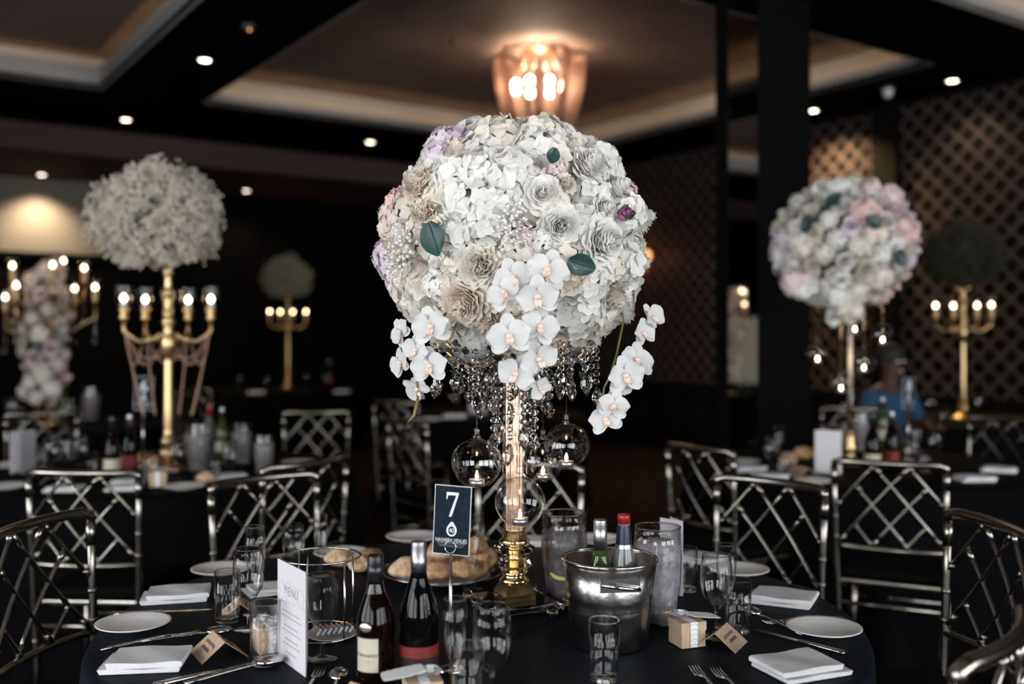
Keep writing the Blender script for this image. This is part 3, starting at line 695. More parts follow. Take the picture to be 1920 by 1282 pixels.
for i in range(8):
    a = 2 * pi * i / 8 + .2
    MB().tube([(.03*cos(a), .03*sin(a), .62), (.09*cos(a), .09*sin(a), .59), (.14*cos(a), .14*sin(a), .60), (.19*cos(a), .19*sin(a), .645)], .005, 6).build('arm', 'gold', cs)
def strand(x, y, z, n, gap=.0185, drop=True, ds=1.):
    for k in range(n): link('crystal_bead', ME_BEAD, cs, (x, y, z - k * gap)).rotation_euler = (0, 0, random.random() * 3)
    if drop:
        o = link('crystal_drop', ME_DROP, cs, (x, y, z - n * gap + .004)); o.rotation_euler = (random.uniform(-.15, .15), random.uniform(-.15, .15), random.random() * 3); o.scale = (ds, ds, ds)
for i in range(18):
    a = 2 * pi * i / 18; r = .185 + .012 * (i % 2); strand(r*cos(a), r*sin(a), .645 - .02 * (i % 2), 3 + (i % 3), ds=1.0 + .25 * (i % 2))
for i in range(15):
    a = 2 * pi * i / 15 + .1; r = .135; strand(r*cos(a), r*sin(a), .635, 3 + (i % 3), ds=1.15)
for i in range(12):
    a = 2 * pi * i / 12; r = .085; strand(r*cos(a), r*sin(a), .61, 4 + (i % 3), ds=1.1)
for i in range(10):
    a = 2 * pi * i / 10 + .3; r = .050; strand(r*cos(a), r*sin(a), .59, 7 + (i * 3) % 5, ds=1.35)
for i in range(9):                                                   # swags between the arms
    a0 = 2 * pi * i / 9; a1 = 2 * pi * (i + 1) / 9
    for k in range(1, 6):
        t = k / 6; a = a0 + (a1 - a0) * t; r = .19 - .03 * sin(pi * t); o = link('crystal_bead', ME_OCT, cs, (r*cos(a), r*sin(a), .655 - .055 * sin(pi * t))); o.scale = (.7, .7, .7)

# hanging glass balls with tealights
def mk_globe():
    o = thing('glass_candle_ball', '', 'candle holder'); r = .058
    prof = [(r * sin(R(a)), -r * cos(R(a))) for a in [0, 12, 25, 38, 52, 66, 80, 94, 108, 122, 134, 142]]
    mx = Matrix.Rotation(R(68), 4, 'X')                             # opening faces the front, a little upward
    MB().lathe(prof, 32, mx).build('globe', 'ball_glass', o)
    rr = r * sin(R(142)); MB().tube([mx @ Vector((rr*cos(2*pi*i/28), rr*sin(2*pi*i/28), -r*cos(R(142)))) for i in range(28)], .0016, 6, True).build('lip', 'glass', o)
    MB().lathe([(0, .056), (.012, .057), (.008, .064), (.005, .070), (.008, .075), (.006, .081), (0, .083)], 14).build('hanging_loop', 'ball_glass', o)
    return o
def mk_tea():
    o = thing('tealight', '', 'candle')
    MB().lathe([(0, 0), (.019, 0), (.0195, .016), (.0185, .016), (.0185, .002), (0, .002)], 24).build('tin_cup', 'tin', o)
    MB().lathe([(0, .0135), (.018, .0135), (.018, .003), (0, .003)], 20).build('wax', 'wax', o)
    MB().lathe([(0, .0135), (.003, .017), (.0042, .022), (.0028, .029), (.0, .037)], 10).build('flame', 'flame', o)
    return o
pgl = Proto(mk_globe); pte = Proto(mk_tea)
def globe(px, py, Y, rz, la, lb, s=1., grp=True):
    w = D(px, py, Y); pgl.at(w, rz, la, 'hanging glass candle balls', s)
    pte.at(w + Vector((0, 0, -.052 * s)), rz, lb, 'tealights in glass balls', .95 * s)
    return w
gl = [globe(894, 868, 2.30, -.9, 'glass candle ball hanging left of the crystal column', 'lit tealight in the ball left of the crystal column'),
      globe(975, 940, 2.26, .1, 'lowest glass candle ball, in front of the column above the gold base', 'lit tealight in the lowest ball in front of the column', 1.0),
      globe(1062, 836, 2.38, .95, 'glass candle ball hanging highest, at right under the crystals', 'lit tealight in the highest ball at right', .95),
      globe(1018, 862, 2.52, .4, 'glass candle ball half hidden behind the crystal strands', 'lit tealight in the ball half hidden behind crystals', .95)]
for w in gl:
    a = w + Vector((0, 0, .075)) - SB
    mx = Matrix.Rotation(-R(24), 4, 'Z'); b = Vector((a.x * .9, a.y * .9, .60 if a.length > 0 else 0))
    MB().tube([mx @ a, mx @ Vector((a.x, a.y, .605))], .0007, 4).build('hanging_wire', 'wire', cs)
# ---------------------------------------------------------------- tableware prototypes
def mk_wine():
    o = thing('wine_glass', '', 'glass')
    MB().lathe([(0, .0025), (.033, .0015), (.033, .003), (.012, .006), (.0045, .012), (.0042, .05), (.006, .062), (.02, .075), (.031, .095), (.0355, .12), (.0345, .15), (.0305, .182),
                (.0295, .182), (.0335, .15), (.0345, .12), (.03, .096), (.019, .078), (0, .072)], 28).build('bowl_and_stem', 'glass', o)
    MB().tube([(.03*cos(2*pi*i/28), .03*sin(2*pi*i/28), .182) for i in range(28)], .0009, 5, True).build('rim', 'acrylic', o); return o
def mk_flute():
    o = thing('champagne_flute', '', 'glass')
    MB().lathe([(0, .0025), (.029, .0015), (.029, .003), (.01, .006), (.0042, .012), (.004, .06), (.007, .075), (.016, .10), (.023, .13), (.0255, .165), (.0235, .215),
                (.0225, .215), (.0245, .165), (.022, .13), (.015, .103), (0, .082)], 26).build('bowl_and_stem', 'glass', o)
    MB().tube([(.023*cos(2*pi*i/26), .023*sin(2*pi*i/26), .215) for i in range(26)], .0008, 5, True).build('rim', 'acrylic', o); return o
def mk_tumbler():
    o = thing('tumbler', '', 'glass')
    MB().lathe([(0, .001), (.026, .001), (.0275, .004), (.0285, .06), (.0295, .118), (.0283, .118), (.0272, .06), (.026, .014), (0, .012)], 30).build('body', 'glass', o)
    MB().lathe([(0, .003), (.0245, .003), (.0245, .010), (0, .0105)], 24).build('thick_base', 'acrylic', o)
    MB().tube([(.0289*cos(2*pi*i/30), .0289*sin(2*pi*i/30), .118) for i in range(30)], .0008, 5, True).build('rim', 'acrylic', o); return o
def mk_plate():
    o = thing('side_plate', '', 'plate')
    MB().lathe([(0, .001), (.045, .001), (.048, .003), (.078, .010), (.0825, .0125), (.082, .0145), (.076, .0125), (.050, .007), (.046, .0055), (0, .005)], 40).build('plate_body', 'porcelain', o)
    MB().lathe([(.040, .0), (.044, .0), (.044, .0018), (.040, .0018)], 32).build('foot_ring', 'porcelain', o); return o
def mk_napkin():
    o = thing('folded_napkin', '', 'napkin')
    def layer(x0, x1, y0, y1, z0, z1, nm):
        b = MB(); nx = 10; ny = 8; h = (z1 - z0) / 2; zc = (z0 + z1) / 2; vs = []; fs = []
        prof = [(x0 + .004, z0)] + [(x0 + (x1 - x0) * i / nx, z0) for i in range(1, nx + 1)] + [(x1 + h * sin(R(a)), zc - h * cos(R(a))) for a in (30, 60, 90, 120, 150)] + [(x1 - (x1 - x0) * i / nx, z1) for i in range(nx + 1)]
        for j in range(ny + 1):
            y = y0 + (y1 - y0) * j / ny
            for x, z in prof: vs.append((x, y, z + (.0012 * sin(19 * x * 3 + y * 40) if z > zc else 0)))
        k = len(prof)
        for j in range(ny):
            for i in range(k): fs.append((j*k+i, j*k+(i+1) % k, (j+1)*k+(i+1) % k, (j+1)*k+i))
        fs += [tuple(range(k - 1, -1, -1)), tuple(ny*k+i for i in range(k))]
        return b.add(vs, fs).build(nm, 'napkin', o)
    sharp(layer(-.074, .066, -.05, .055, .001, .009, 'lower_fold')); sharp(layer(-.060, .070, -.052, .048, .0105, .0205, 'upper_fold')); return o
def strip(pts, ws, th, m=None):                 # flat tapered strip along x
    up = [(x, w) for (x, z), w in zip(pts, ws)]; vs = []; fs = []
    for (x, z), w in zip(pts, ws): vs += [(x, -w, z), (x, w, z), (x, w * .8, z + th), (x, -w * .8, z + th)]
    for i in range(len(pts) - 1):
        for k in range(4): fs.append((i*4+k, i*4+(k+1) % 4, (i+1)*4+(k+1) % 4, (i+1)*4+k))
    fs += [(3, 2, 1, 0), tuple((len(pts)-1)*4+k for k in range(4))]; return vs, fs
HX = [(-.10, .002), (-.06, .004), (-.01, .007), (.03, .009), (.045, .008)]
def mk_fork():
    o = thing('fork', '', 'cutlery')
    MB().add(*strip(HX, [.0075, .006, .004, .0035, .004], .002)).build('handle', 'steel', o)
    MB().add(*strip([(.045, .008), (.055, .0055), (.065, .004)], [.004, .010, .0115], .002)).build('neck', 'steel', o)
    for k in range(4):
        y = -.0095 + k * .00633; v, f = strip([(.065, .004), (.09, .0035), (.108, .007)], [.0018, .0016, .0008], .0018)
        MB().add([(a, b + y, c) for a, b, c in v], f).build('tine', 'steel', o)
    return o
def mk_spoon():
    o = thing('spoon', '', 'cutlery')
    MB().add(*strip(HX, [.0075, .006, .004, .0035, .004], .002)).build('handle', 'steel', o)
    MB().ball((.072, 0, .012), .029, 16, 10, (1, .66, .33)).build('bowl', 'steel', o); return o
def mk_knife():
    o = thing('table_knife', '', 'cutlery')
    MB().add(*strip([(-.11, .002), (-.08, .002), (-.03, .002), (0, .002)], [.0075, .008, .006, .005], .005)).build('handle', 'steel', o)
    MB().prism([(0, -.005), (.06, -.006), (.10, -.004), (.115, .003), (.10, .0075), (.0, .0065)], .003, .0048).build('blade', 'steel', o, False); return o
def mk_tent():
    o = thing('place_card', '', 'card')
    for s in (-1, 1):
        mx = Matrix.Translation((0, 0, .032)) @ Matrix.Rotation(s * R(38), 4, 'Y')
        MB().box(0 if s > 0 else -.052, .052 if s > 0 else 0, -.042, .042, -.0008, 0, mx).build('panel', 'kraft', o, False)
        mb = MB()
        for r_ in range(2):
            n = 26; mb.tube([(s * (.018 + .012 * r_ + .004 * sin(i * 1.9)), (-.028 + .056 * i / n) * (1 - .25 * r_), .0004) for i in range(n + 1)], .0005, 4, mx=mx)
        mb.build('handwriting', 'ink', o)
    return o
def mk_favor():
    o = thing('favor_box', '', 'box')
    MB().box(-.027, .027, -.027, .027, .001, .034).build('box_body', 'kraft', o, False)
    MB().box(-.0285, .0285, -.0285, .0285, .0342, .052).build('lid', 'kraft', o, False)
    MB().box(-.008, .008, -.0295, -.0286, .002, .052).box(-.008, .008, -.0295, .0295, .0521, .0528).build('ribbon', 'paper', o, False)
    for i in range(5): MB().tube([(-.0075, -.030, .006 + .010 * i), (0, -.0302, .010 + .010 * i), (.0075, -.030, .006 + .010 * i)], .0006, 4).build('lace_stitch', 'white_card', o)
    tag_ = [( .034 * (1 + .05 * cos(20 * a)) * (abs(cos(a)) ** .35) * (1 if cos(a) >= 0 else -1), .022 * (1 + .05 * cos(20 * a)) * (abs(sin(a)) ** .35) * (1 if sin(a) >= 0 else -1)) for a in [2 * pi * (i + .5) / 64 for i in range(64)]]
    MB().prism(tag_, 0, .0008, Matrix.Translation((.030, -.008, .059)) @ Matrix.Rotation(R(8), 4, 'Y')).build('scalloped_tag', 'paper', o, False)
    mb = MB()
    for ring, (n, L_, tilt) in enumerate(((9, .022, -.25), (7, .017, -.6), (5, .011, -1.0))):
        for k in range(n): mb.petal(L_, .013, .2, 0, 3, 3, Matrix.Translation((-.012, .004, .056 + ring * .002)) @ Matrix.Rotation(2 * pi * k / n + ring * .4, 4, 'Z') @ Matrix.Rotation(tilt, 4, 'Y'))
    mb.build('paper_flower', 'paper', o); return o
P = {k: Proto(f) for k, f in dict(wine=mk_wine, flute=mk_flute, tumbler=mk_tumbler, plate=mk_plate, napkin=mk_napkin, fork=mk_fork, spoon=mk_spoon, knife=mk_knife, tent=mk_tent, favor=mk_favor).items()}
def put(kind, px, py, label, rz=0., group=None, s=1., dz=.0005):
    w = T(px, py); return P[kind].at((w.x, w.y, TZ + dz), rz, label, group, s)
def lay(kind, a, b, label, group='silver cutlery', dz=.0008):          # handle end a -> tip b
    p, q = T(*a), T(*b); m = (p + q) / 2; return P[kind].at((m.x, m.y, TZ + dz), math.atan2(q.y - p.y, q.x - p.x), label, group)

# ---------------------------------------------------------------- front table
GP, GN, GG = 'white side plates', 'folded white napkins', 'clear drinking glasses'
put('plate', 250, 1176, 'white side plate at the left edge of the front table', 0, GP)
put('plate', 1545, 1185, 'white side plate at the right edge of the front table', 0, GP)
put('plate', 415, 1073, 'white side plate behind the two left wine glasses', 0, GP)
put('plate', 1386, 1074, 'white side plate behind the right wine glasses, before the lattice chair', 0, GP)
put('plate', 775, 1012, 'white side plate at the back between wine bottle and number card', 0, GP, 1.08)
put('plate', 1120, 1016, 'white side plate at the back behind the ice bucket bottles', 0, GP)
put('plate', 640, 1042, 'white side plate at the back behind the wire stand', 0, GP)
put('napkin', 330, 1122, 'folded white napkin behind the left side plate', .25, GN, 1.1)
put('napkin', 274, 1247, 'folded white napkin nearest, in front of the left cutlery', .12, GN, 1.08)
put('napkin', 1466, 1128, 'folded white napkin in front of the lattice chair at right', -.45, GN, 1.1)
put('napkin', 1500, 1258, 'folded white napkin at the bottom right below the side plate', -2.75, GN, 1.08)
put('napkin', 1315, 1052, 'folded white napkin behind the ice-filled jar', -.7, GN, .9)
put('napkin', 505, 1110, 'folded white napkin behind the left wine glass', .5, GN, .85)
put('napkin', 1000, 1020, 'folded white napkin at the back behind the gold column', .1, GN, .9)
lay('knife', (215, 1154), (395, 1147), 'dark knife lying behind the left side plate')
lay('fork', (184, 1221), (372, 1190), 'fork lying in front of the left side plate', dz=.001)
lay('spoon', (255, 1208), (435, 1192), 'spoon with its bowl behind the left place card', dz=.003)
lay('knife', (305, 1285), (478, 1247), 'knife at the bottom left beside the near napkin')
lay('spoon', (345, 1285), (530, 1246), 'spoon with shiny bowl in front of the menu card', dz=.002)
lay('fork', (560, 1330), (600, 1262), 'fork at the bottom edge right of the menu card')
lay('spoon', (610, 1345), (640, 1262), 'spoon at the bottom edge before the cognac bottle')
lay('knife', (1610, 1235), (1395, 1178), 'long knife lying behind the right place card')
lay('fork', (1580, 1160), (1440, 1172), 'fork lying behind the right side plate')
lay('fork', (1370, 1330), (1302, 1258), 'fork at the bottom edge left, below the right place card')
lay('fork', (1415, 1330), (1345, 1264), 'fork at the bottom edge right, below the right place card')
lay('spoon', (1500, 1190), (1400, 1152), 'spoon lying between the right tumbler and plate')
put('tent', 410, 1226, 'kraft place card tent left of the menu card', .55, 'kraft place cards', 1.15)
put('tent', 1352, 1208, 'kraft place card tent right of the favor box', -.5, 'kraft place cards', 1.1)
put('tent', 690, 1325, 'kraft place card peeking up at the bottom edge before the cognac', .9, 'kraft place cards', 1.1)
put('tent', 450, 1150, 'kraft place card tent behind the left tumbler', .3, 'kraft place cards', 1.0)
put('favor', 1288, 1208, 'kraft favor box with paper flower right of the ice bucket', .35, 'kraft favor boxes', 1.05)
put('favor', 792, 1330, 'kraft favor box with white scalloped tag before the wine bottle', -.35 + pi, 'kraft favor boxes', 1.1).rotation_euler[2] = 3.4
put('favor', 505, 1218, 'kraft favor box with white paper flower left of the menu card', .5, 'kraft favor boxes', 1.05)
put('wine', 466, 1180, 'wine glass at left behind the place card', 0, GG)
put('flute', 478, 1152, 'champagne flute standing behind the left wine glass', 0, GG, .97)
put('tumbler', 426, 1166, 'tumbler left of the left wine glass', 0, GG, 1.0)
put('tumbler', 497, 1245, 'tumbler half hidden behind the menu card', 0, GG, 1.05)
put('wine', 604, 1236, 'wine glass right of the menu card', 0, GG, .95)
put('wine', 550, 1092, 'wine glass at the back left behind the wire stand', 0, GG, .85)
put('flute', 601, 1080, 'tall glass behind the wire stand, right of the back wine glass', 0, GG, .8)
put('flute', 853, 1320, 'champagne flute in front of the number card stem', 0, GG, .88)
put('wine', 922, 1328, 'wine glass right of the number card with a water drop', 0, GG, 1.0)
put('tumbler', 876, 1335, 'tumbler between the flute and wine glass below the number card', 0, GG, 1.0)
put('tumbler', 1133, 1278, 'straight tumbler in front of the ice bucket', 0, GG, 1.0)
put('wine', 1343, 1196, 'wine glass at right behind the favor box', 0, GG, 1.0)
put('flute', 1362, 1178, 'champagne flute behind the right wine glass', 0, GG, .88)
put('tumbler', 1384, 1186, 'tumbler right of the right wine glass', 0, GG, 1.0)
put('tumbler', 1288, 1108, 'tumbler behind the ice-filled jar', 0, GG, .95)
put('flute', 886, 1105, 'tall glass behind the number card', 0, GG, .9)

# menu cards
def menu(p1, p2, h, label, back=.10, text=True, group=None):
    a, b = Vector(p1), Vector(p2); w = (b - a).xy.length; o = thing('menu_card', label, 'card', (a.x, a.y, TZ + .0006), math.atan2(b.y - a.y, b.x - a.x), group)
    MB().box(0, w, -.0006, 0, 0, h).build('front_panel', 'white_card', o, False)
    MB().box(-w * .95, 0, 0, .0006, 0, h, Matrix.Translation((w, .0005, 0)) @ Matrix.Rotation(R(-24), 4, 'Z')).build('back_panel', 'white_card', o, False)
    if text:
        f = .0009
        puttext('MENU', .026, 'grey_ink', o, Matrix.Translation((w/2, -f, h*.685)) @ FRONT, 'heading', 1.1)
        mb = MB()
        for s in (-1, 1):
            for zc, sg in ((h * .79, 1), (h * .64, -1)):
                mb.tube([(w/2 + s*(.005 + .045*t) * w / .13, -f, zc + sg * .006 * sin(t * 9) * (1 - t * .5)) for t in [i / 20 for i in range(21)]], .0002, 3)
            mb.tube([(w/2 + s*w*.43 + s*.004*sin(t*12), -f, h*.60 + h*.2*t) for t in [i / 16 for i in range(17)]], .0002, 3)
        mb.build('ornament', 'grey_ink', o)
        mb = MB()
        for k, (z, ww) in enumerate(((.52, .62), (.47, .72), (.38, .5), (.33, .66), (.25, .46), (.20, .6), (.12, .4))):
            n = 40; mb.tube([(w/2 + (i / n - .5) * w * ww, -f, h * z + .0018 * sin(i * 2.1 + k) + .0008 * sin(i * 5.3)) for i in range(n + 1)], .00022, 3)
        mb.build('script_lines', 'grey_ink', o)
    return o
menu(T(521, 1232), T(573, 1270), .203, 'standing white menu card on the front table by the cognac bottle')
w = T(1238, 1108); menu(w, T(1280, 1118), .19, 'white card standing behind the ice-filled jar', text=False)

# number card in its holder
def number_card(loc, rz, digit, label, lab2, s=1., full=True):
    h = thing('card_holder', lab2, 'holder', loc, rz, 'table number holders'); h.scale = (s,) * 3
    MB().lathe([(0, .001), (.026, .001), (.028, .004), (.02, .008), (.004, .011), (0, .011)], 24).build('foot', 'steel', h)
    MB().tube([(0, 0, .01), (0, 0, .232)], .0032, 10).build('stem', 'wire', h)
    MB().tube([(.0115*cos(2*pi*i/28), -.0022, .244 + .0115*sin(2*pi*i/28)) for i in range(28)], .0013, 6, True).build('front_loop', 'wire', h)
    MB().tube([(.0115*cos(2*pi*i/28), .0026, .244 + .0115*sin(2*pi*i/28)) for i in range(28)], .0013, 6, True).build('rear_loop', 'wire', h)
    c = thing('table_number_card', label, 'card', Vector(loc) + Vector((0, 0, .230 * s)), rz, 'table number cards'); c.scale = (s,) * 3; c.rotation_euler = (0, R(2.5), rz)
    wd_, ht = .0365, .134
    MB().box(-wd_, wd_, -.0007, .0009, 0, ht).build('card', 'navy_card', c, False)
    b = .0012; MB().box(-wd_ - b, wd_ + b, -.0005, .0011, -b, 0).box(-wd_ - b, wd_ + b, -.0005, .0011, ht, ht + b).box(-wd_ - b, -wd_, -.0005, .0011, 0, ht).box(wd_, wd_ + b, -.0005, .0011, 0, ht).build('clear_border', 'card_print', c, False)
    if digit == '7':
        poly = [(0, 1), (1, 1), (1, .945), (.47, 0), (.25, 0), (.80, .88), (.25, .88), (.11, .85), (.06, .70), (0, .70)]
        MB().add([(-.013 + .025 * x, -.0011, .074 + .048 * y) for x, y in poly], [tuple(range(len(poly) - 1, -1, -1))]).build('digit', 'card_print', c, False)
    else: puttext(digit, .07, 'card_print', c, Matrix.Translation((0, -.0011, .073)) @ FRONT, 'digit')
    if full:
        mb = MB(); n = 36; vs = []; fs = []
        for i in range(n):
            a = 2 * pi * i / n; rr = 1 + (.45 * max(0, sin(a)) ** 6)
            vs += [(.0105 * cos(a), -.0011, .047 + .0118 * sin(a) * rr), (.0072 * cos(a), -.0011, .0465 + .0085 * sin(a))]
        for i in range(n): j = (i + 1) % n; fs.append((2*i, 2*j, 2*j+1, 2*i+1))
        mb.add(vs, fs).build('emblem', 'card_print', c, False)
        puttext('40', .0125, 'card_print', c, Matrix.Translation((0, -.0011, .0425)) @ FRONT, 'emblem_number', .9)
        puttext('NAVARRA VENUES', .0088, 'card_print', c, Matrix.Translation((0, -.0011, .0235)) @ Matrix.Diagonal((.88, 1, 1.25, 1)) @ FRONT, 'venue_name', 1.0)
        MB().box(-.029, .029, -.0011, -.00105, .0215, .0219).build('rule_line', 'card_print', c, False)
        mb = MB()
        for z, ww in ((.0175, .028), (.0145, .024)):
            for i in range(13):
                x = -ww + 2 * ww * i / 13; mb.box(x, x + ww * 2 / 13 * .7, -.0011, -.00105, z, z + .0011)
        mb.build('small_print', 'grey_ink', c, False)
    return c
nw = T(845, 1258); number_card((nw.x, nw.y, TZ + .0006), -.25, '7', 'dark table number card reading 7 among the front table bottles', 'chrome stem holding up the number card on the front table')

# bottles
def lathe_part(o, name, prof, m, n=32): return MB().lathe(prof, n).build(name, m, o)
def cyl_label(o, name, r, z0, z1, a0, a1, m, n=18):
    vs = []; fs = []
    for i in range(n + 1):
        a = a0 + (a1 - a0) * i / n; vs += [(r * sin(a), -r * cos(a), z0), (r * sin(a), -r * cos(a), z1)]
    for i in range(n): fs.append((2*i, 2*i+2, 2*i+3, 2*i+1))
    return MB().add(vs, fs).build(name, m, o)
bw = T(704, 1296)
o = thing('cognac_bottle', 'cognac bottle with cream label and black cap on the front table', 'bottle', (bw.x, bw.y, TZ + .0006), -.02); o.scale = (.98, .98, .9)
lathe_part(o, 'glass_body', [(0, .001), (.031, .001), (.0345, .006), (.036, .04), (.0355, .10), (.0365, .135), (.034, .16), (.027, .185), (.0185, .205), (.0150, .217), (.0145, .225), (0, .225)], 'cognac')
lathe_part(o, 'clear_neck', [(.0190, .2045), (.0158, .217), (.0152, .2285)], 'glass')
lathe_part(o, 'cap', [(0, .281), (.0138, .281), (.0148, .278), (.0150, .26), (.0153, .2597), (.0153, .228), (0, .228)], 'black_cap')
for k in range(5): MB().tube([(.0151*cos(2*pi*i/20), .0151*sin(2*pi*i/20), .262 + .0035*k) for i in range(20)], .0005, 4, True).build('cap_ridge', 'black_cap', o)
R_ = .0368
cyl_label(o, 'label_panel', R_, .052, .118, -.95, .28, 'cream_label')
cyl_label(o, 'label_border', R_ - .0002, .0505, .1195, -.98, .31, 'grey_ink')
mxr = Matrix.Rotation(-.33, 4, 'Z')
me_t = puttext('Hennessy', .0125, 'ink', o, mxr @ Matrix.Translation((0, 0, .082)), 'label_name', .92, bend=R_ + .0004)
puttext('V.S.O.P', .0075, 'grey_ink', o, mxr @ Matrix.Translation((0, 0, .070)), 'label_grade', 1.4, bend=R_ + .0004)
MB().lathe([(0, 0), (.011, .0), (.0125, .0012), (.009, .003), (0, .0034)], 22, Matrix.Translation((-.013, -.0342, .142)) @ Matrix.Rotation(R(90), 4, 'X') @ Matrix.Rotation(R(-20), 4, 'Y') @ Matrix.Diagonal((1.05, .8, 1, 1))).build('seal', 'tin', o)
bw = T(785, 1289)
o = thing('red_wine_bottle', 'dark wine bottle with silver screw cap and red band label', 'bottle', (bw.x, bw.y, TZ + .0006)); o.scale = (1, 1, .93)
lathe_part(o, 'glass_body', [(0, .001), (.034, .001), (.0365, .006), (.0368, .12), (.0362, .145), (.032, .175), (.024, .20), (.0165, .222), (.0142, .235), (0, .235)], 'wine_glass_dark')
lathe_part(o, 'red_band', [(.0371, .070), (.0372, .092)], 'red_label'); lathe_part(o, 'dark_label', [(.0371, .02), (.0371, .0698)], 'dark_label')
lathe_part(o, 'screw_cap', [(0, .296), (.0128, .296), (.0142, .293), (.0142, .283), (.0147, .2825), (.0147, .262), (.0150, .2615), (.0150, .235), (0, .235)], 'silver_cap')
for k in range(3): MB().tube([(.0144*cos(2*pi*i/24), .0144*sin(2*pi*i/24), .284 + .0035*k) for i in range(24)], .0006, 4, True).build('cap_ridge', 'silver_cap', o)

# ice bucket with two bottles
bw = T(1143, 1206); BK = Vector((bw.x, bw.y, TZ + .0006))
o = thing('ice_bucket', 'hammered steel ice bucket holding two bottles', 'bucket', BK, .12)
MB().lathe([(0, .001), (.079, .001), (.081, .004), (.0885, .075), (.0892, .078), (.0892, .084), (.0895, .087), (.0915, .102), (.0925, .105), (.0925, .110), (.1012, .182), (.0998, .182), (.090, .09), (.079, .005), (0, .004)], 48).build('bucket_wall', 'bucket_steel', o)
MB().tube([(.1018*cos(2*pi*i/48), .1018*sin(2*pi*i/48), .183) for i in range(48)], .0032, 8, True).build('rolled_rim', 'steel', o)
for s in (-1, 1):
    a = -pi / 2 if s < 0 else pi / 2
    mx = Matrix.Rotation(a, 4, 'Z') @ Matrix.Translation((.0985, 0, .148))
    MB().box(-.003, .003, -.042, .042, -.014, .014, mx).build('handle_mount', 'steel', o, False)
    MB().tube([mx @ Vector((.010, -.041, .004)), mx @ Vector((.013, 0, -.002)), mx @ Vector((.010, .041, -.008))], .0045, 8).build('handle', 'gold' if False else 'steel', o)
ice = MB()
for i in range(90):
    a = random.random() * 6.28; r = .066 * sqrt(random.random()); s = random.uniform(.008, .014)
    ice.box(-s, s, -s, s, -s*.7, s*.7, Matrix.Translation((r*cos(a), r*sin(a), random.uniform(.085, .10))) @ Matrix.Rotation(random.random()*6, 4, Vector((random.random(), random.random(), random.random())).normalized()))
q = ice.build('ice_cubes', 'ice', None, False); q.location = BK; tag(q, 'pile of ice inside the steel bucket', 'ice', kind='stuff')
def bottle_in(px, py, Y, tilt, rz, kind, label):
    w = D(px, py, Y); o = thing('bottle', label, 'bottle', (w.x, w.y, w.z - .30))
    if kind == 'green':
        o.name = 'white_wine_bottle'
        lathe_part(o, 'glass_body', [(0, .10), (.034, .10), (.0355, .15), (.033, .175), (.024, .20), (.0165, .222), (.0142, .235), (0, .235)], 'green_glass')
        lathe_part(o, 'screw_cap', [(0, .30), (.0128, .30), (.0140, .297), (.0140, .283), (.0146, .2825), (.0146, .235), (0, .235)], 'silver_cap')
        for k in range(3): MB().tube([(.0143*cos(2*pi*i/24), .0143*sin(2*pi*i/24), .285 + .004*k) for i in range(24)], .0006, 4, True).build('cap_ridge', 'silver_cap', o)
    else:
        o.name = 'sparkling_water_bottle'
        lathe_part(o, 'glass_body', [(0, .10), (.036, .10), (.0365, .15), (.033, .18), (.024, .21), (.0172, .235), (.0150, .262), (.013, .28), (0, .28)], 'pale_glass')
        lathe_part(o, 'neck_foil', [(.0178, .236), (.0158, .262), (.0140, .276)], 'blue_foil'); lathe_part(o, 'foil_band', [(.0196, .228), (.0178, .236)], 'silver_cap')
        lathe_part(o, 'cap', [(0, .30), (.0125, .30), (.0140, .297), (.0140, .281), (0, .281)], 'red_cap')
    o.rotation_euler = (tilt, 0, rz); return o
bottle_in(1126, 974, 2.13, -.02, 0, 'green', 'green wine bottle with silver cap leaning in the ice bucket')
bottle_in(1169, 962, 2.16, .03, 0, 'water', 'sparkling water bottle with red cap in the ice bucket')

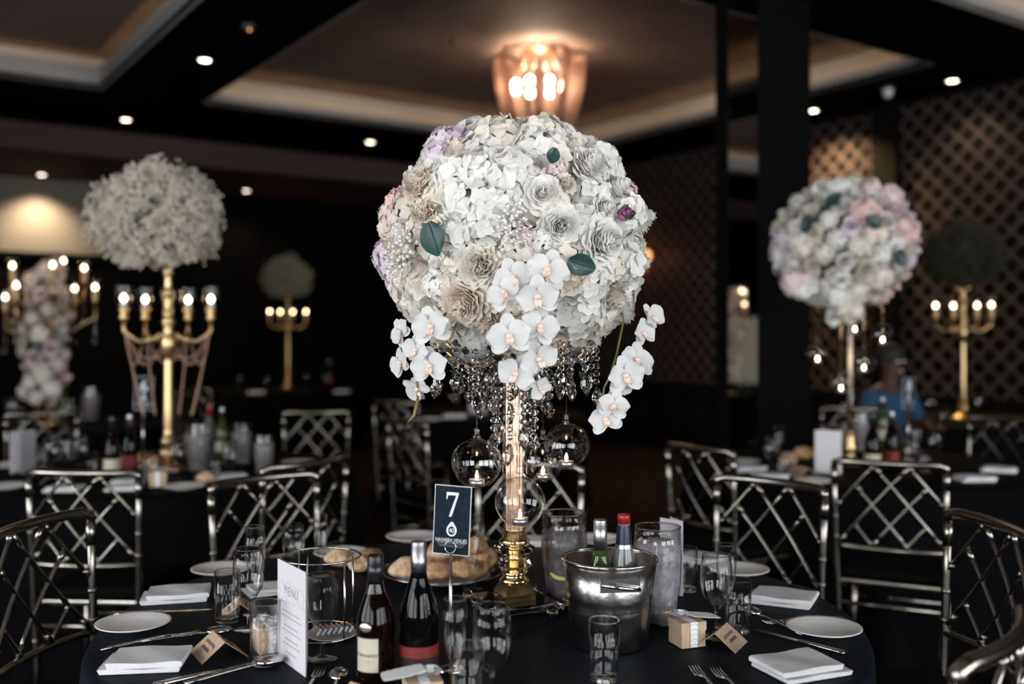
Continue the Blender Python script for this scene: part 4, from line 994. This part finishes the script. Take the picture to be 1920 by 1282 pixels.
# jug and ice jar
def jug(px, py, label, fill, s=1., lemon=False, handle=False, kind='jug'):
    w = T(px, py); o = thing('water_jug' if kind == 'jug' else 'ice_jar', label, 'jug' if kind == 'jug' else 'jar', (w.x, w.y, TZ + .0006)); o.scale = (s,) * 3
    pr = [(.041, .002), (.047, .04), (.054, .10), (.057, .15), (.055, .19), (.054, .225)]
    MB().lathe([(0, .002)] + pr + [(r - .003, z) for r, z in reversed(pr)] + [(0, .008)], 36).build('glass_wall', 'jug_glass', o)
    MB().tube([(.0535*cos(2*pi*i/36), .0535*sin(2*pi*i/36), .226) for i in range(36)], .002, 6, True).build('rim', 'acrylic', o)
    top = .178 if fill != 'ice' else .185
    zz = .01 if fill != 'ice' else .05
    ip = [(.0, zz), (.0425 if zz < .03 else .0465, zz), (.0505, .10), (.0535, .15), (.052, top), (.03, top + .010), (0, top + .012)]
    MB().lathe(ip, 60, wob=lambda a, z: 1 + .012 * sin(7 * a + z * 160) + .01 * sin(13 * a - z * 240)).build('crushed_ice' if fill == 'ice' else 'iced_water', fill, o)
    random.seed(11); cb = MB()
    for i in range(230 if fill == 'ice' else 60):
        z = random.uniform(.06, .188) if fill == 'ice' else random.uniform(.14, .185); a = random.random() * 6.28; rm = .0405 + .011 * min(1, (z - .02) / .12); r = rm * (random.uniform(.82, .985) if z < .18 else sqrt(random.random())); q = random.uniform(.004, .0075)
        cb.box(-q, q, -q, q, -q * .7, q * .7, Matrix.Translation((r * cos(a) * .95, r * sin(a) * .95, z)) @ Matrix.Rotation(random.random() * 6, 4, Vector((random.random(), random.random(), random.random() + .1)).normalized()))
    q = cb.build('ice_chunks', 'ice' if fill == 'ice' else 'icy_water', o, False); q['kind'] = 'stuff'
    if zz > .03: MB().lathe([(0, .009), (.0425, .009), (.0460, .0495), (0, .0495)], 30).build('melt_water', 'water_base', o)
    if lemon:
        for k, (z, r) in enumerate(((.085, .35), (.13, -1.1))):
            MB().lathe([(0, -.003), (.026, -.003), (.027, 0), (.026, .003), (0, .003)], 24, Matrix.Translation((-.010 + .02 * k, -.030, z)) @ Matrix.Rotation(R(25), 4, 'X') @ Matrix.Rotation(r * .3, 4, 'Y')).build('lemon_slice', 'lemon', o)
    return o
jug(1058, 1134, 'glass water jug with lemon left of the ice bucket', 'icy_water', 1.0, True)
jug(1233, 1168, 'clear jar packed with crushed ice right of the ice bucket', 'ice', .98, kind='jar')

# wire stand with butter plate
w = T(602, 1188)
o = thing('wire_stand', 'round chrome wire stand with three legs behind the menu card', 'stand', (w.x, w.y, TZ + .0006), .3)
MB().tube([(.086*cos(2*pi*i/48), .086*sin(2*pi*i/48), .172) for i in range(48)], .0024, 8, True).build('top_ring', 'wire', o)
MB().tube([(.084*cos(2*pi*i/48), .084*sin(2*pi*i/48), .004) for i in range(48)], .0022, 8, True).build('bottom_ring', 'wire', o)
for i in range(4):
    a = 2 * pi * i / 4 + .5; MB().tube([(.086*cos(a), .086*sin(a), .172), (.088*cos(a), .088*sin(a), .08), (.084*cos(a), .084*sin(a), .003)], .0024, 6).build('leg', 'wire', o)
w2 = T(622, 1195); P['plate'].at((w2.x, w2.y, TZ + .0008), 0, 'white butter plate inside the wire stand', GP, .68)
for k in range(7):
    b = thing('butter_portion', 'foil butter portion %s on the small plate' % ['first in the row', 'second in the row', 'third in the row', 'middle of the row', 'third from the right end of the row', 'next to last in the row', 'last in the row'][k], 'butter', (w2.x - .036 + k * .011, w2.y - .010 + .004 * k, TZ + .0125), .5, 'foil butter portions')
    mx = Matrix.Rotation(R(38), 4, 'Y'); MB().box(-.003, .003, -.018, .018, 0, .015, mx).build('foil_wrap', 'foil', b, False); MB().box(-.0031, .0031, .006, .0185, .009, .0152, mx).build('orange_print', 'orange_print', b, False)

# bread on platters
def mk_roll(sd):
    def f():
        random.seed(sd); o = thing('bread_roll', '', 'bread'); mb = MB().ball((0, 0, .022), .036, 20, 12, (1.25, .85, .62))
        mb.v = [(x * (1 + .12 * sin(60 * y + sd)), y * (1 + .16 * sin(45 * x + sd)), max(.001, z) * (1 + .12 * sin(70 * x + sd * 2) + .1 * sin(60 * y + sd))) for x, y, z in mb.v]
        mb.build('crust', 'roll' if sd % 2 else 'bread', o)
        MB().tube([(-.025, -.004, .042), (0, .002, .0448), (.025, .004, .042)], [.001, .003, .001], 6).build('score', 'roll', o); random.seed(sd * 7); return o
    return f
PR = [Proto(mk_roll(1)), Proto(mk_roll(2)), Proto(mk_roll(3))]
def mk_platter():
    o = thing('bread_platter', '', 'platter')
    MB().lathe([(0, .004), (.11, .004), (.15, .018), (.182, .034), (.183, .037), (.15, .022), (.11, .008), (0, .008)], 48).build('glass_dish', 'jug_glass', o)
    MB().tube([(.183*cos(2*pi*i/48), .183*sin(2*pi*i/48), .036) for i in range(48)], .0018, 6, True).build('rim', 'wire', o)
    MB().lathe([(0, .0005), (.08, .0005), (.09, .004), (0, .004)], 40).build('foot', 'jug_glass', o)
    MB().lathe([(0, .009), (.10, .009), (.135, .020), (.135, .0215), (.10, .0105), (0, .0105)], 40).build('liner', 'porcelain', o); return o
PP = Proto(mk_platter); w = T(832, 1090)
PP.at((w.x, w.y, TZ + .0006), 0, 'glass bread platter behind the wine bottles', None, .92)
for i, (dx, dy, dz, k, s, lab) in enumerate(((-.09, -.05, .02, 0, 1.1, 'pale bread roll at the front left of the platter'), (-.01, -.06, .02, 1, 1.15, 'brown bread roll between wine bottle and number card'), (.07, -.05, .02, 1, 1.1, 'brown bread piece right of the number card stem'),
     (-.06, .04, .02, 2, 1.2, 'pale bread roll at the back left of the platter'), (.02, .05, .02, 0, 1.15, 'pale bread roll at the back of the platter behind the number card'), (.09, .03, .025, 1, 1.45, 'large crusty bread piece right of the number card'), (-.01, -.005, .062, 2, 1.1, 'bread roll on top of the pile'), (.085, .0, .075, 1, 1.0, 'crusty bread end on top near the gold column'))):
    PR[k].at((w.x + dx, w.y + dy, TZ + dz), random.random() * 3, lab, 'bread on the front table', s)
w = T(665, 1062)
for i, (dx, dy, lab) in enumerate(((-.04, 0, 'pale roll left behind the cognac cap'), (.04, .02, 'pale roll right behind the cognac cap'), (.02, -.06, 'pale roll in front, just left of the cognac cap'))):
    PR[i % 3].at((w.x + dx, w.y + dy, TZ + .0008 + (.014 if False else 0)), i * 1.1, lab, 'bread on the front table', 1.0)
# ---------------------------------------------------------------- left table: beaded candelabra with baby's breath
ME_OCTA = [(1,0,0),(-1,0,0),(0,1,0),(0,-1,0),(0,0,1),(0,0,-1)]; OF = [(0,2,4),(2,1,4),(1,3,4),(3,0,4),(2,0,5),(1,2,5),(3,1,5),(0,3,5)]
def breath_ball(loc, rx, rz, n, label, m='breath', s0=.0075):
    o = thing('baby_breath_ball', label, 'flowers', loc)
    mb = MB(); stm = MB()
    lumps = [(d, random.uniform(.82, 1.1)) for d in fib(90, -.95)]
    for i in range(n):
        d, k = random.choice(lumps); q = (d + Vector([random.gauss(0, .10) for _ in range(3)])).normalized()
        rr = k * (random.uniform(.6, 1.0) ** .7 if i % 9 else random.uniform(1.0, 1.1)); zz = q.z if q.z > -.7 else -.7 + (q.z + .7) * .5
        p = Vector((q.x * rx, q.y * rx, zz * rz)) * rr; s = s0 * random.uniform(.7, 1.3)
        mb.add([(p.x + a * s, p.y + b * s, p.z + c * s) for a, b, c in ME_OCTA], OF)
        if i % 6 == 0: stm.tube([p * .45, p], .0011, 3)
    q = mb.build('blossoms', m, o, False); q['kind'] = 'stuff'
    q = stm.build('stems', 'breath_stem', o, False); q['kind'] = 'stuff'
    MB().ball((0, 0, 0), 1, 16, 10, (rx * .62, rx * .62, rz * .5)).build('foam_core', 'foam_core', o); return o
p6 = D(315, 0, 4.86)
breath_ball((p6.x - .05, p6.y, D(0, 408, 4.86).z), .292, .268, 9000, 'big white baby\'s breath ball on the beaded gold candelabra')
def beads(parent, pts, n, r, m, sag=0.):
    a, b = Vector(pts[0]), Vector(pts[1]); mb = MB()
    for i in range(n + 1):
        t = i / n; p = a.lerp(b, t); p.z -= sag * 4 * t * (1 - t); mb.ball(p, r, 6, 4)
    return mb.build('bead_chain', m, parent)
def candle_cup(parent, p, s=1., bulb='candle_bulb', glass=True):
    mx = Matrix.Translation(p) @ Matrix.Diagonal((s, s, s, 1))
    h = MB().lathe([(0, 0), (.014, 0), (.022, .008), (.014, .018), (.017, .03), (.024, .05), (.018, .052), (0, .052)], 14, mx).build('candle_cup', 'gold', parent)
    MB().lathe([(0, .052), (.014, .052), (.014, .074), (0, .076)], 12, mx).build('candle', 'candle_white', h)
    MB().lathe([(0, .076), (.010, .082), (.0125, .090), (.008, .101), (0, .110)], 10, mx).build('candle_flame', bulb, h)
    if glass: MB().lathe([(.02, .052), (.031, .075), (.033, .105), (.030, .145)], 16, mx).build('glass_cup', 'glass', h)
    return h
def candelabra(loc, rz, label, H, armz, rad, angles, chains=True, s=1., bulb='candle_bulb'):
    o = thing('gold_candelabra', label, 'candelabra', loc, rz)
    sharp(MB().lathe([(0, .001), (.085, .001), (.088, .012), (.07, .022), (.05, .03), (.035, .05), (.028, .06), (.04, .075), (.046, .095), (.034, .115), (.026, .125), (.036, .14), (.036, .155), (.024, .17), (.022, .20), (0, .2)], 28).build('base', 'gold', o), 50)
    MB().lathe([(.020, .20), (.0225, .24), (.0225, .30), (.019, armz - .16), (.017, armz - .12), (0, armz - .12)], 20).build('column', 'gold', o)
    prof = [(0, armz - .12), (.024, armz - .12), (.034, armz - .09), (.037, armz - .06), (.026, armz - .03), (.02, armz), (.032, armz + .03), (.032, armz + .045)]
    z = armz + .05; k = 0
    while z < H - .03: w_ = (.025, .019, .029, .018)[k % 4]; prof += [(.016, z), (w_, z + .012), (w_, z + .03), (.016, z + .042)]; z += .052; k += 1
    prof += [(.016, H), (.06, H + .02), (0, H + .03)]
    sharp(MB().lathe(prof, 20).build('turned_stem', 'gold', o), 60)
    tips = []
    for a in angles:
        a = R(a); ca, sa = cos(a), sin(a)
        MB().tube([(.03*ca, .03*sa, armz - .02), (.08*ca, .08*sa, armz - .055), (.14*ca, .14*sa, armz - .06), (rad*ca, rad*sa, armz - .01), (rad*ca, rad*sa, armz + .05)], .0085, 8).build('arm', 'gold', o)
        MB().ball((.09*ca, .09*sa, armz - .052), .018, 10, 7).build('arm_knob', 'gold', o)
        p = Vector((rad*ca, rad*sa, armz + .045)); candle_cup(o, p, 1.15, bulb); tips.append(p)
    if chains:
        n = len(tips)
        for i in range(n):
            p, q = tips[i], tips[(i + 1) % n]; beads(o, (p + Vector((0, 0, -.02)), q + Vector((0, 0, -.02))), 34, .0055, 'copper_beads', .20)
            beads(o, (p + Vector((0, 0, -.02)), Vector((p.x * .55, p.y * .55, armz - .42))), 46, .0055, 'copper_beads', .02)
            beads(o, (p + Vector((0, 0, -.03)), Vector((0, 0, armz - .04))), 24, .005, 'copper_beads', .13)
    return o
base6 = Vector((p6.x, p6.y, TZ + .0006)); s6 = FPX / p6.y
candelabra(base6, .33, 'tall gold candelabra with copper bead chains on the number 6 table', D(0, 492, 4.86).z - TZ, D(0, 617, 4.86).z - TZ, .205, [172, 122, 62, 10, 90])
# far table with a dim flower ball, and the dark one by the trellis wall
pb = FAR['b']; breath_ball((pb[0], pb[1], D(0, 522, 12.6).z), .295, .27, 3500, 'small dim flower ball over four candles on the farthest table', 'breath_dim', .013)
candelabra(Vector((pb[0], pb[1], TZ + .0006)), .22, 'distant gold candelabra with four candles in a row', D(0, 560, 12.6).z - TZ, D(0, 606, 12.6).z - TZ, .23, [170, 115, 75, 15], False)
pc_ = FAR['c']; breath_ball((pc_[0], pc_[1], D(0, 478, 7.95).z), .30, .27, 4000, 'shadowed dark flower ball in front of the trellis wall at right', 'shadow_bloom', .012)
candelabra(Vector((pc_[0], pc_[1], TZ + .0006)), -.42, 'gold candelabra with four small flames by the trellis wall', D(0, 545, 7.95).z - TZ, D(0, 607, 7.95).z - TZ, .21, [165, 110, 60, 12], False)

# ---------------------------------------------------------------- right table: flower ball on a slim gold stand
C8 = Vector((D(1583, 0, 5.12).x, 5.12, D(0, 456, 5.12).z)); R8 = (.315, .315, .285)
f8 = thing('flower_ball', 'white and peach flower ball on the slim gold stand at right', 'flowers', C8)
MB().ball((0, 0, 0), 1, 18, 12, (.28, .28, .25)).build('foam_core', 'foam_core', f8)
for i, d in enumerate(fib(120, -.98)):
    p = Vector((d.x * R8[0], d.y * R8[1], d.z * R8[2])); k = random.choice(['hyd', 'hyd', 'rose', 'peony', 'carn', 'stock'])
    peach = d.x > -.05 and random.random() < .5
    m = random.choice(['petal_blush', 'petal_pink', 'petal_peach']) if peach else random.choice(['petal_white'] * 3 + ['petal_cream'] * 3 + ['petal_lilac'])
    flower(f8, k, m, p, nrm_of(p, R8), random.uniform(1.0, 1.3))
for i in range(7):                                    # trailing cluster at the front left
    flower(f8, random.choice(['hyd', 'rose']), random.choice(['petal_white', 'petal_cream', 'petal_white']), (-.09 + .04 * (i % 3), -.24 + .02 * i, -.20 - .03 * i), (-.2, -1, -.2), 1.05)
for i in range(6): flower(f8, random.choice(['stock', 'hyd']), random.choice(['petal_blush', 'petal_white']), (-.30 + .05 * (i % 3), -.12, -.20 - .04 * (i // 3)), (-.6, -1, -.2), .9)
for px, py in ((1520, 440), (1665, 465), (1480, 505), (1555, 400), (1640, 430)):
    p = ray_ell(px, py, C8, R8); flower(f8, 'leaf', 'leaf', p + nrm_of(p, R8) * .06, nrm_of(p, R8), 1.5)
B8 = Vector((C8.x + .03, 5.12, TZ + .0006)); H8 = C8.z - .25 - TZ
s8 = thing('gold_stand', 'slim gold stand with hanging candle balls on the right table', 'stand', B8)
sharp(MB().lathe([(0, .001), (.08, .001), (.082, .012), (.05, .02), (.03, .035), (.022, .05), (.03, .07), (.034, .09), (.022, .11), (.028, .13), (.02, .15), (.014, .17), (0, .17)], 24).build('base', 'gold', s8), 50)
MB().tube([(0, 0, .16), (0, 0, H8)], .011, 10).build('pole', 'gold', s8)
MB().lathe([(.018, .18), (.018, H8 - .02)], 16).build('glass_sleeve', 'ball_glass', s8)
for i in range(10): link('crystal_bead', ME_OCT, s8, (.02 * cos(i * 2.4), .02 * sin(i * 2.4), .17 + .035 * i))
for i, (px, py, dy) in enumerate(((1603, 612, -.14), (1655, 632, -.05), (1620, 684, -.18), (1577, 722, -.16), (1533, 668, .04))):
    Y = 5.12 + dy; nm = ['highest under the blooms', 'rightmost', 'right above the bottles', 'lowest', 'leftmost'][i]
    w = globe(px, py - 6, Y, .3 * i, 'small glass candle ball of the right table, ' + nm, 'lit tealight of the right table ball, ' + nm, 1.0)
    q = w + Vector((0, 0, .08)) - B8; MB().tube([q, (q.x, q.y, max(q.z + .05, H8 - .10 + .02 * i)), (0, 0, H8 - .02)], .003, 5).build('hook_arm', 'gold', s8)

# ---------------------------------------------------------------- far left table: candelabra wrapped in flowers
pa_ = FAR['a']; BA = Vector((pa_[0], pa_[1], TZ + .0006))
Ya = 7.45; zt = D(0, 492, Ya).z - TZ
fa = thing('floral_candelabra', 'tall candelabra wrapped in blush flowers with many candles at far left', 'candelabra', BA)
MB().lathe([(0, .001), (.12, .001), (.12, .015), (.04, .03), (.02, .05), (.02, zt - .1), (0, zt - .1)], 20).build('pole', 'gold', fa)
k = 0
for i in range(46):
    t = i / 45; z = .16 + (zt - .20) * t; a = i * 2.4; r = .10 * (.6 + .5 * sin(pi * t)) + .02 * (i % 3); k = random.choice(['hyd', 'rose', 'peony', 'stock'])
    m = random.choice(['petal_blush', 'petal_blush', 'petal_cream', 'petal_peach', 'petal_white']) if t > .5 else random.choice(['petal_white', 'petal_cream', 'petal_cream', 'petal_blush'])
    flower(fa, k, m, (r * cos(a) - .05 * (1 - t), r * sin(a), z), (cos(a), sin(a), .2), random.uniform(1.1, 1.5))
for i in range(5): flower(fa, 'leaf', 'leaf', (.12 * cos(i * 1.7 + 3), .12 * sin(i * 1.7 + 3), .4 + .13 * i), (cos(i * 1.7 + 3), sin(i * 1.7 + 3), .2), 2)
for px, py in ((10, 520), (31, 540), (55, 537), (47, 501), (94, 485), (122, 500), (138, 499), (117, 538), (166, 537), (2, 556)):
    dx = (px - 90) / FPX * Ya; dzz = D(0, py, Ya).z - TZ - .11; dy = random.choice((-1, 1)) * sqrt(max(0.01, .36 ** 2 - dx * dx)) * .6
    MB().tube([(0, 0, dzz - .16), (dx * .5, dy * .5, dzz - .22), (dx, dy, dzz - .12), (dx, dy, dzz + .01)], .009, 6).build('arm', 'gold', fa); candle_cup(fa, (dx, dy, dzz), 1.2)
    for j in range(4): link('crystal_bead', ME_OCT, fa, (dx, dy, dzz - .15 - .03 * j))
    link('crystal_drop', ME_DROP, fa, (dx, dy, dzz - .27)).scale = (1.4, 1.4, 1.4)

# ---------------------------------------------------------------- things on the other tables
def mk_bottle(capm, bodym, labm):
    def f():
        o = thing('bottle', '', 'bottle')
        lathe_part(o, 'glass_body', [(0, .001), (.034, .001), (.0365, .006), (.0368, .12), (.0362, .145), (.032, .175), (.024, .20), (.0165, .222), (.0142, .235), (0, .235)], bodym, 20)
        lathe_part(o, 'label_band', [(.0372, .05), (.0372, .105)], labm, 20)
        lathe_part(o, 'cap', [(0, .296), (.0128, .296), (.0145, .29), (.0150, .235), (0, .235)], capm, 16); return o
    return f
PB = {'red': Proto(mk_bottle('silver_cap', 'wine_glass_dark', 'red_label')), 'cognac': Proto(mk_bottle('black_cap', 'cognac', 'cream_label')), 'water': Proto(mk_bottle('red_cap', 'pale_glass', 'blue_foil')), 'green': Proto(mk_bottle('silver_cap', 'green_glass', 'cream_label'))}
def mk_jug2():
    o = thing('water_jug', '', 'jug')
    pr = [(.041, .002), (.047, .04), (.054, .10), (.057, .15), (.055, .19), (.054, .225)]
    MB().lathe([(0, .002)] + pr, 24).build('glass_wall', 'jug_glass', o)
    MB().lathe([(0, .01), (.044, .012), (.052, .10), (.054, .15), (.052, .18), (0, .185)], 30, wob=lambda a, z: 1 + .015 * sin(7 * a + z * 160)).build('iced_water', 'icy_water', o); return o
PJ = Proto(mk_jug2)
def at_px(proto, px, py, label, group, s=1., rz=0., Y=None):
    w = T(px, py); return proto.at((w.x, w.y, TZ + .0006), rz, label, group, s)
G = 'glassware on the far tables'
# left table (6)
at_px(PB['cognac'], 210, 903, 'cognac bottle with cream label on the number 6 table', None)
at_px(PB['red'], 243, 895, 'dark wine bottle with red band on the number 6 table', None)
at_px(PB['green'], 416, 862, 'wine bottle with silver cap right of the gold candelabra', None, .95)
at_px(PB['water'], 392, 858, 'water bottle with red cap right of the gold candelabra', None, .95)
at_px(PJ, 372, 886, 'iced water jug nearest the gold candelabra base', 'water jugs on the left table', 1.05)
at_px(PJ, 452, 872, 'iced water jug right of the wine bottles on the left table', 'water jugs on the left table', .95)
at_px(PJ, 495, 890, 'glass jug at the right end of the left table', 'water jugs on the left table', .85)
for i, (px, py, kd, lab) in enumerate(((96, 893, 'wine', 'wine glass right of the left menu card'), (122, 898, 'flute', 'flute between the menu card and cognac on the left table'), (150, 888, 'wine', 'wine glass third from the left menu card'), (172, 895, 'tumbler', 'tumbler left of the cognac on the left table'),
   (78, 880, 'tumbler', 'tumbler beside the left menu card'), (330, 898, 'wine', 'wine glass in front of the gold candelabra base'), (345, 880, 'flute', 'flute right of the gold candelabra base'), (402, 898, 'tumbler', 'tumbler in front of the left table jugs'), (430, 905, 'wine', 'wine glass in front of the left table jugs'), (275, 893, 'tumbler', 'tumbler right of the dark wine bottle on the left table'))):
    put(kd, px, py, lab, 0, G)
menu(T(38, 889), T(66, 881), .20, 'lilac white menu card standing on the left table edge', text=False)
nw = T(268, 876); number_card((nw.x, nw.y, TZ + .0006), .1, '6', 'dark table number card reading 6 beside the gold candelabra', 'chrome stem of the number card beside the gold candelabra', 1.25, True)
for i, (px, py, lab) in enumerate(((345, 916, 'side plate at the front of the left table behind the chair'), (15, 915, 'side plate at the left photo edge on the left table'), (560, 870, 'side plate at the right end of the left table'), (15, 875, 'upper side plate at the left photo edge'))): put('plate', px, py, lab, 0, GP, 1.1)
for i, (px, py, lab, a) in enumerate(((120, 920, 'napkin behind the left chair rail', .1), (232, 918, 'napkin right of the cognac behind the chair', .2), (430, 897, 'napkin right of the jugs on the left table', .4), (240, 907, 'napkin in front of the dark bottle on the left table', .1))): put('napkin', px, py, 'white ' + lab, a, GN)
for i, (px, py, s, lab) in enumerate(((232, 868, 1.3, 'brown bread piece behind the dark wine bottle'), (268, 870, 1.3, 'brown bread piece behind the number 6 card stem'), (292, 878, 1.2, 'pale roll left of the candelabra base'), (385, 905, 1.0, 'pale roll in front of the jugs'))): at_px(PR[1 if i < 2 else 0], px, py, lab, 'bread on the left table', s, i)
at_px(P['favor'], 296, 912, 'kraft favor box with white paper flower before the candelabra', 'kraft favor boxes', 1.3, .3)
at_px(P['tent'], 100, 905, 'kraft place card tent near the left menu card', 'kraft place cards', 1.3, .3)
# right table (8)
menu(T(1528, 886), T(1578, 889), .205, 'white menu card standing in the middle of the right table', text=False)
nw = T(1703, 862); number_card((nw.x, nw.y, TZ + .0006), .5, '8', 'dark table number card reading 8 below the blue shirt', 'chrome stem of the number card below the blue shirt', 1.2, True)
at_px(PB['cognac'], 1636, 892, 'cognac bottle with cream label on the right table', None)
at_px(PB['red'], 1672, 885, 'dark wine bottle on the right table', None)
at_px(PB['green'], 1655, 838, 'pale tall bottle behind the right table bottles', None, 1.0)
at_px(PJ, 1612, 848, 'iced water jug behind the right menu card', 'jugs on the right table')
at_px(PR[1], 1508, 862, 'brown bread piece left of the right menu card', 'bread on the right table', 1.5, .5); at_px(PR[0], 1480, 872, 'pale bread roll left end of the right table bread', 'bread on the right table', 1.3, 1.2)
at_px(P['tent'], 1502, 892, 'kraft place card tent beside the right menu card', 'kraft place cards', 1.4, .4)
for px, py, kd, lab in ((1447, 888, 'wine', 'wine glass left of the bread on the right table'), (1460, 878, 'flute', 'flute left of the bread on the right table'), (1470, 893, 'tumbler', 'tumbler before the bread on the right table'), (1710, 893, 'wine', 'wine glass right of the dark bottle on the right table'), (1735, 885, 'tumbler', 'tumbler right of the right table bottles'), (1755, 872, 'wine', 'wine glass at the right side of the right table'), (1720, 872, 'flute', 'flute beside the number 8 card')):
    put(kd, px, py, lab, 0, G)
for px, py, lab, a in ((1400, 882, 'napkin at the left end of the right table', .3), (1440, 897, 'napkin left of the right menu card', .1), (1825, 901, 'napkin right of the right table chair', .1), (1872, 884, 'napkin farthest right on the right table', -.4)): put('napkin', px, py, 'white ' + lab, a, GN, 1.1)
for px, py, lab in ((1525, 905, 'white side plate before the right menu card'), (1395, 868, 'white side plate at the left edge of the right table')): put('plate', px, py, lab, 0, GP, 1.05)
# far tables: a few glasses, bottles and jugs each
fari = [('wine', 28, 796, 'wine glass at far left under the flower candelabra'), ('tumbler', 38, 800, 'tumbler at far left under the flower candelabra'), ('wine', 18, 802, 'wine glass at the left photo edge on the far table'), ('wine', 132, 800, 'wine glass right of the flower candelabra foot'), ('tumbler', 150, 795, 'tumbler right of the flower candelabra foot'),
 ('wine', 450, 733, 'distant wine glass left on the farthest table'), ('wine', 500, 737, 'distant wine glass by the distant candelabra foot'), ('flute', 575, 735, 'distant flute right of the distant candelabra'), ('wine', 610, 733, 'distant wine glass right on the farthest table'),
 ('wine', 850, 778, 'wine glass on the far middle table'), ('wine', 1835, 790, 'wine glass right of the far right candelabra'), ('tumbler', 1770, 795, 'tumbler left of the far right candelabra'), ('wine', 1745, 792, 'wine glass left of the far right candelabra')]
for kd, px, py, lab in fari: put(kd, px, py, lab, 0, G, 1.15)
at_px(PJ, 170, 790, 'glass jug right of the flower candelabra at far left', 'far jugs', 1.2); at_px(PB['red'], 72, 795, 'dark bottle under the flower candelabra', None); at_px(PB['green'], 118, 790, 'bottle with pale neck right of the flower candelabra', None, 1.1)
at_px(PB['red'], 617, 727, 'distant bottle right of the farthest candelabra', None, 1.2)
for px, py, lab in ((640, 736, 'distant napkin at the right of the farthest table'), (480, 738, 'distant napkin at the left of the farthest table'), (850, 783, 'napkin on the far middle table edge')): put('napkin', px, py, 'white ' + lab, .2, GN, 1.3)
put('plate', 810, 788, 'side plate on the far middle table edge', 0, GP, 1.2)
menu(T(880, 775), T(912, 777), .20, 'white menu card seen through the crystal strands', text=False)
at_px(PR[0], 690, 760, 'bread roll on the far middle table left side', 'far bread', 1.2) if False else None
# ---------------------------------------------------------------- the person in a blue shirt, seated behind the right table
PX = D(1663, 0, 7.0)
seat = pch.at((PX.x, PX.y + .0, 0), pi + .5, 'chair carrying the person in the blue shirt', 'silver lattice-back chairs')
pr = thing('person', 'person in a blue shirt seated behind the right table', 'person', (PX.x, PX.y - .02, 0), .5)
def skin(name, joints, edges, m, parent, sub=2):
    me = bpy.data.meshes.new(name); me.from_pydata([j[0] for j in joints], edges, []); me.materials.append(M[m]); o = link(name, me, parent)
    md = o.modifiers.new('skin', 'SKIN'); md.use_smooth_shade = True
    for v, j in zip(me.skin_vertices[0].data, joints): v.radius = (j[1], j[2] if len(j) > 2 else j[1])
    me.skin_vertices[0].data[0].use_root = True
    s = o.modifiers.new('sub', 'SUBSURF'); s.levels = sub; s.render_levels = sub; return o
# body: faces -y; joints (x, y, z), radius
J = [((0, .05, .53), .15, .12), ((0, .04, .72), .145, .11), ((0, .01, .92), .165, .11), ((0, 0, 1.01), .10, .08), ((0, -.02, 1.08), .055, .055), ((0, -.03, 1.16), .062, .075),
     ((0, -.035, 1.24), .075, .092), ((0, -.03, 1.31), .058, .072),
     ((-.19, 0, .985), .062), ((-.26, -.06, .79), .045), ((-.14, -.24, .79), .036), ((.19, 0, .985), .062), ((.26, -.06, .79), .045), ((.14, -.24, .79), .036),
     ((-.10, -.10, .53), .085), ((-.12, -.40, .50), .065), ((-.12, -.38, .1), .045), ((.10, -.10, .53), .085), ((.12, -.40, .50), .065), ((.12, -.38, .1), .045), ((-.12, -.48, .035), .035), ((.12, -.48, .035), .035)]
E = [(0, 1), (1, 2), (2, 3), (3, 4), (4, 5), (5, 6), (6, 7), (3, 8), (8, 9), (9, 10), (3, 11), (11, 12), (12, 13), (0, 14), (14, 15), (15, 16), (0, 17), (17, 18), (18, 19), (16, 20), (19, 21)]
skin('body', J, E, 'skin_dark', pr)
Js = [((0, .05, .55), .165, .135), ((0, .04, .72), .162, .128), ((0, .01, .92), .182, .126), ((0, 0, 1.01), .115, .095), ((0, -.01, 1.045), .075, .075), ((-.19, 0, .985), .078), ((-.255, -.05, .81), .062), ((.19, 0, .985), .078), ((.255, -.05, .81), .062)]
skin('shirt', Js, [(0, 1), (1, 2), (2, 3), (3, 4), (3, 5), (5, 6), (3, 7), (7, 8)], 'blue_shirt', pr)
Jt = [((0, .05, .53), .16, .125), ((-.10, -.10, .53), .096), ((-.12, -.40, .50), .078), ((-.12, -.38, .14), .06), ((.10, -.10, .53), .096), ((.12, -.40, .50), .078), ((.12, -.38, .14), .06)]
skin('trousers', Jt, [(0, 1), (1, 2), (2, 3), (0, 4), (4, 5), (5, 6)], 'black_trousers', pr)
for s in (-1, 1):
    MB().ball((s * .12, -.46, .035), .05, 12, 8, (.9, 2.0, .7)).build('shoe', 'black_cap', pr)
    MB().ball((s * .030, -.112, 1.235), .011, 8, 6, (1.2, .5, .7)).build('eye', 'candle_white', pr); MB().ball((s * .079, -.03, 1.225), .022, 8, 6, (.4, .7, 1.2)).build('ear', 'skin_dark', pr)
    for f, (dx, L_) in enumerate(((-.03, .065), (-.012, .08), (.006, .085), (.024, .075))):
        MB().tube([(s * .14 + dx * s, -.27, .79), (s * .14 + dx * s, -.27 - L_ * .6, .795), (s * .14 + dx * s, -.27 - L_, .777)], [.010, .009, .007], 6).build('finger', 'skin_dark', pr)
    MB().tube([(s * .14 - s * .03, -.24, .79), (s * .14 - s * .06, -.27, .79), (s * .14 - s * .062, -.30, .78)], [.011, .010, .008], 6).build('thumb', 'skin_dark', pr)
MB().add([(-.012, -.118, 1.195), (.012, -.118, 1.195), (0, -.143, 1.198), (0, -.122, 1.245)], [(0, 1, 2), (1, 3, 2), (3, 0, 2), (0, 3, 1)]).build('nose', 'skin_dark', pr)
MB().ball((0, -.112, 1.168), .02, 8, 6, (1.2, .4, .35)).build('mouth', 'petal_pink', pr)
MB().ball((0, -.015, 1.275), .096, 14, 10, (.95, 1.12, .95)).build('hair', 'hair_black', pr)
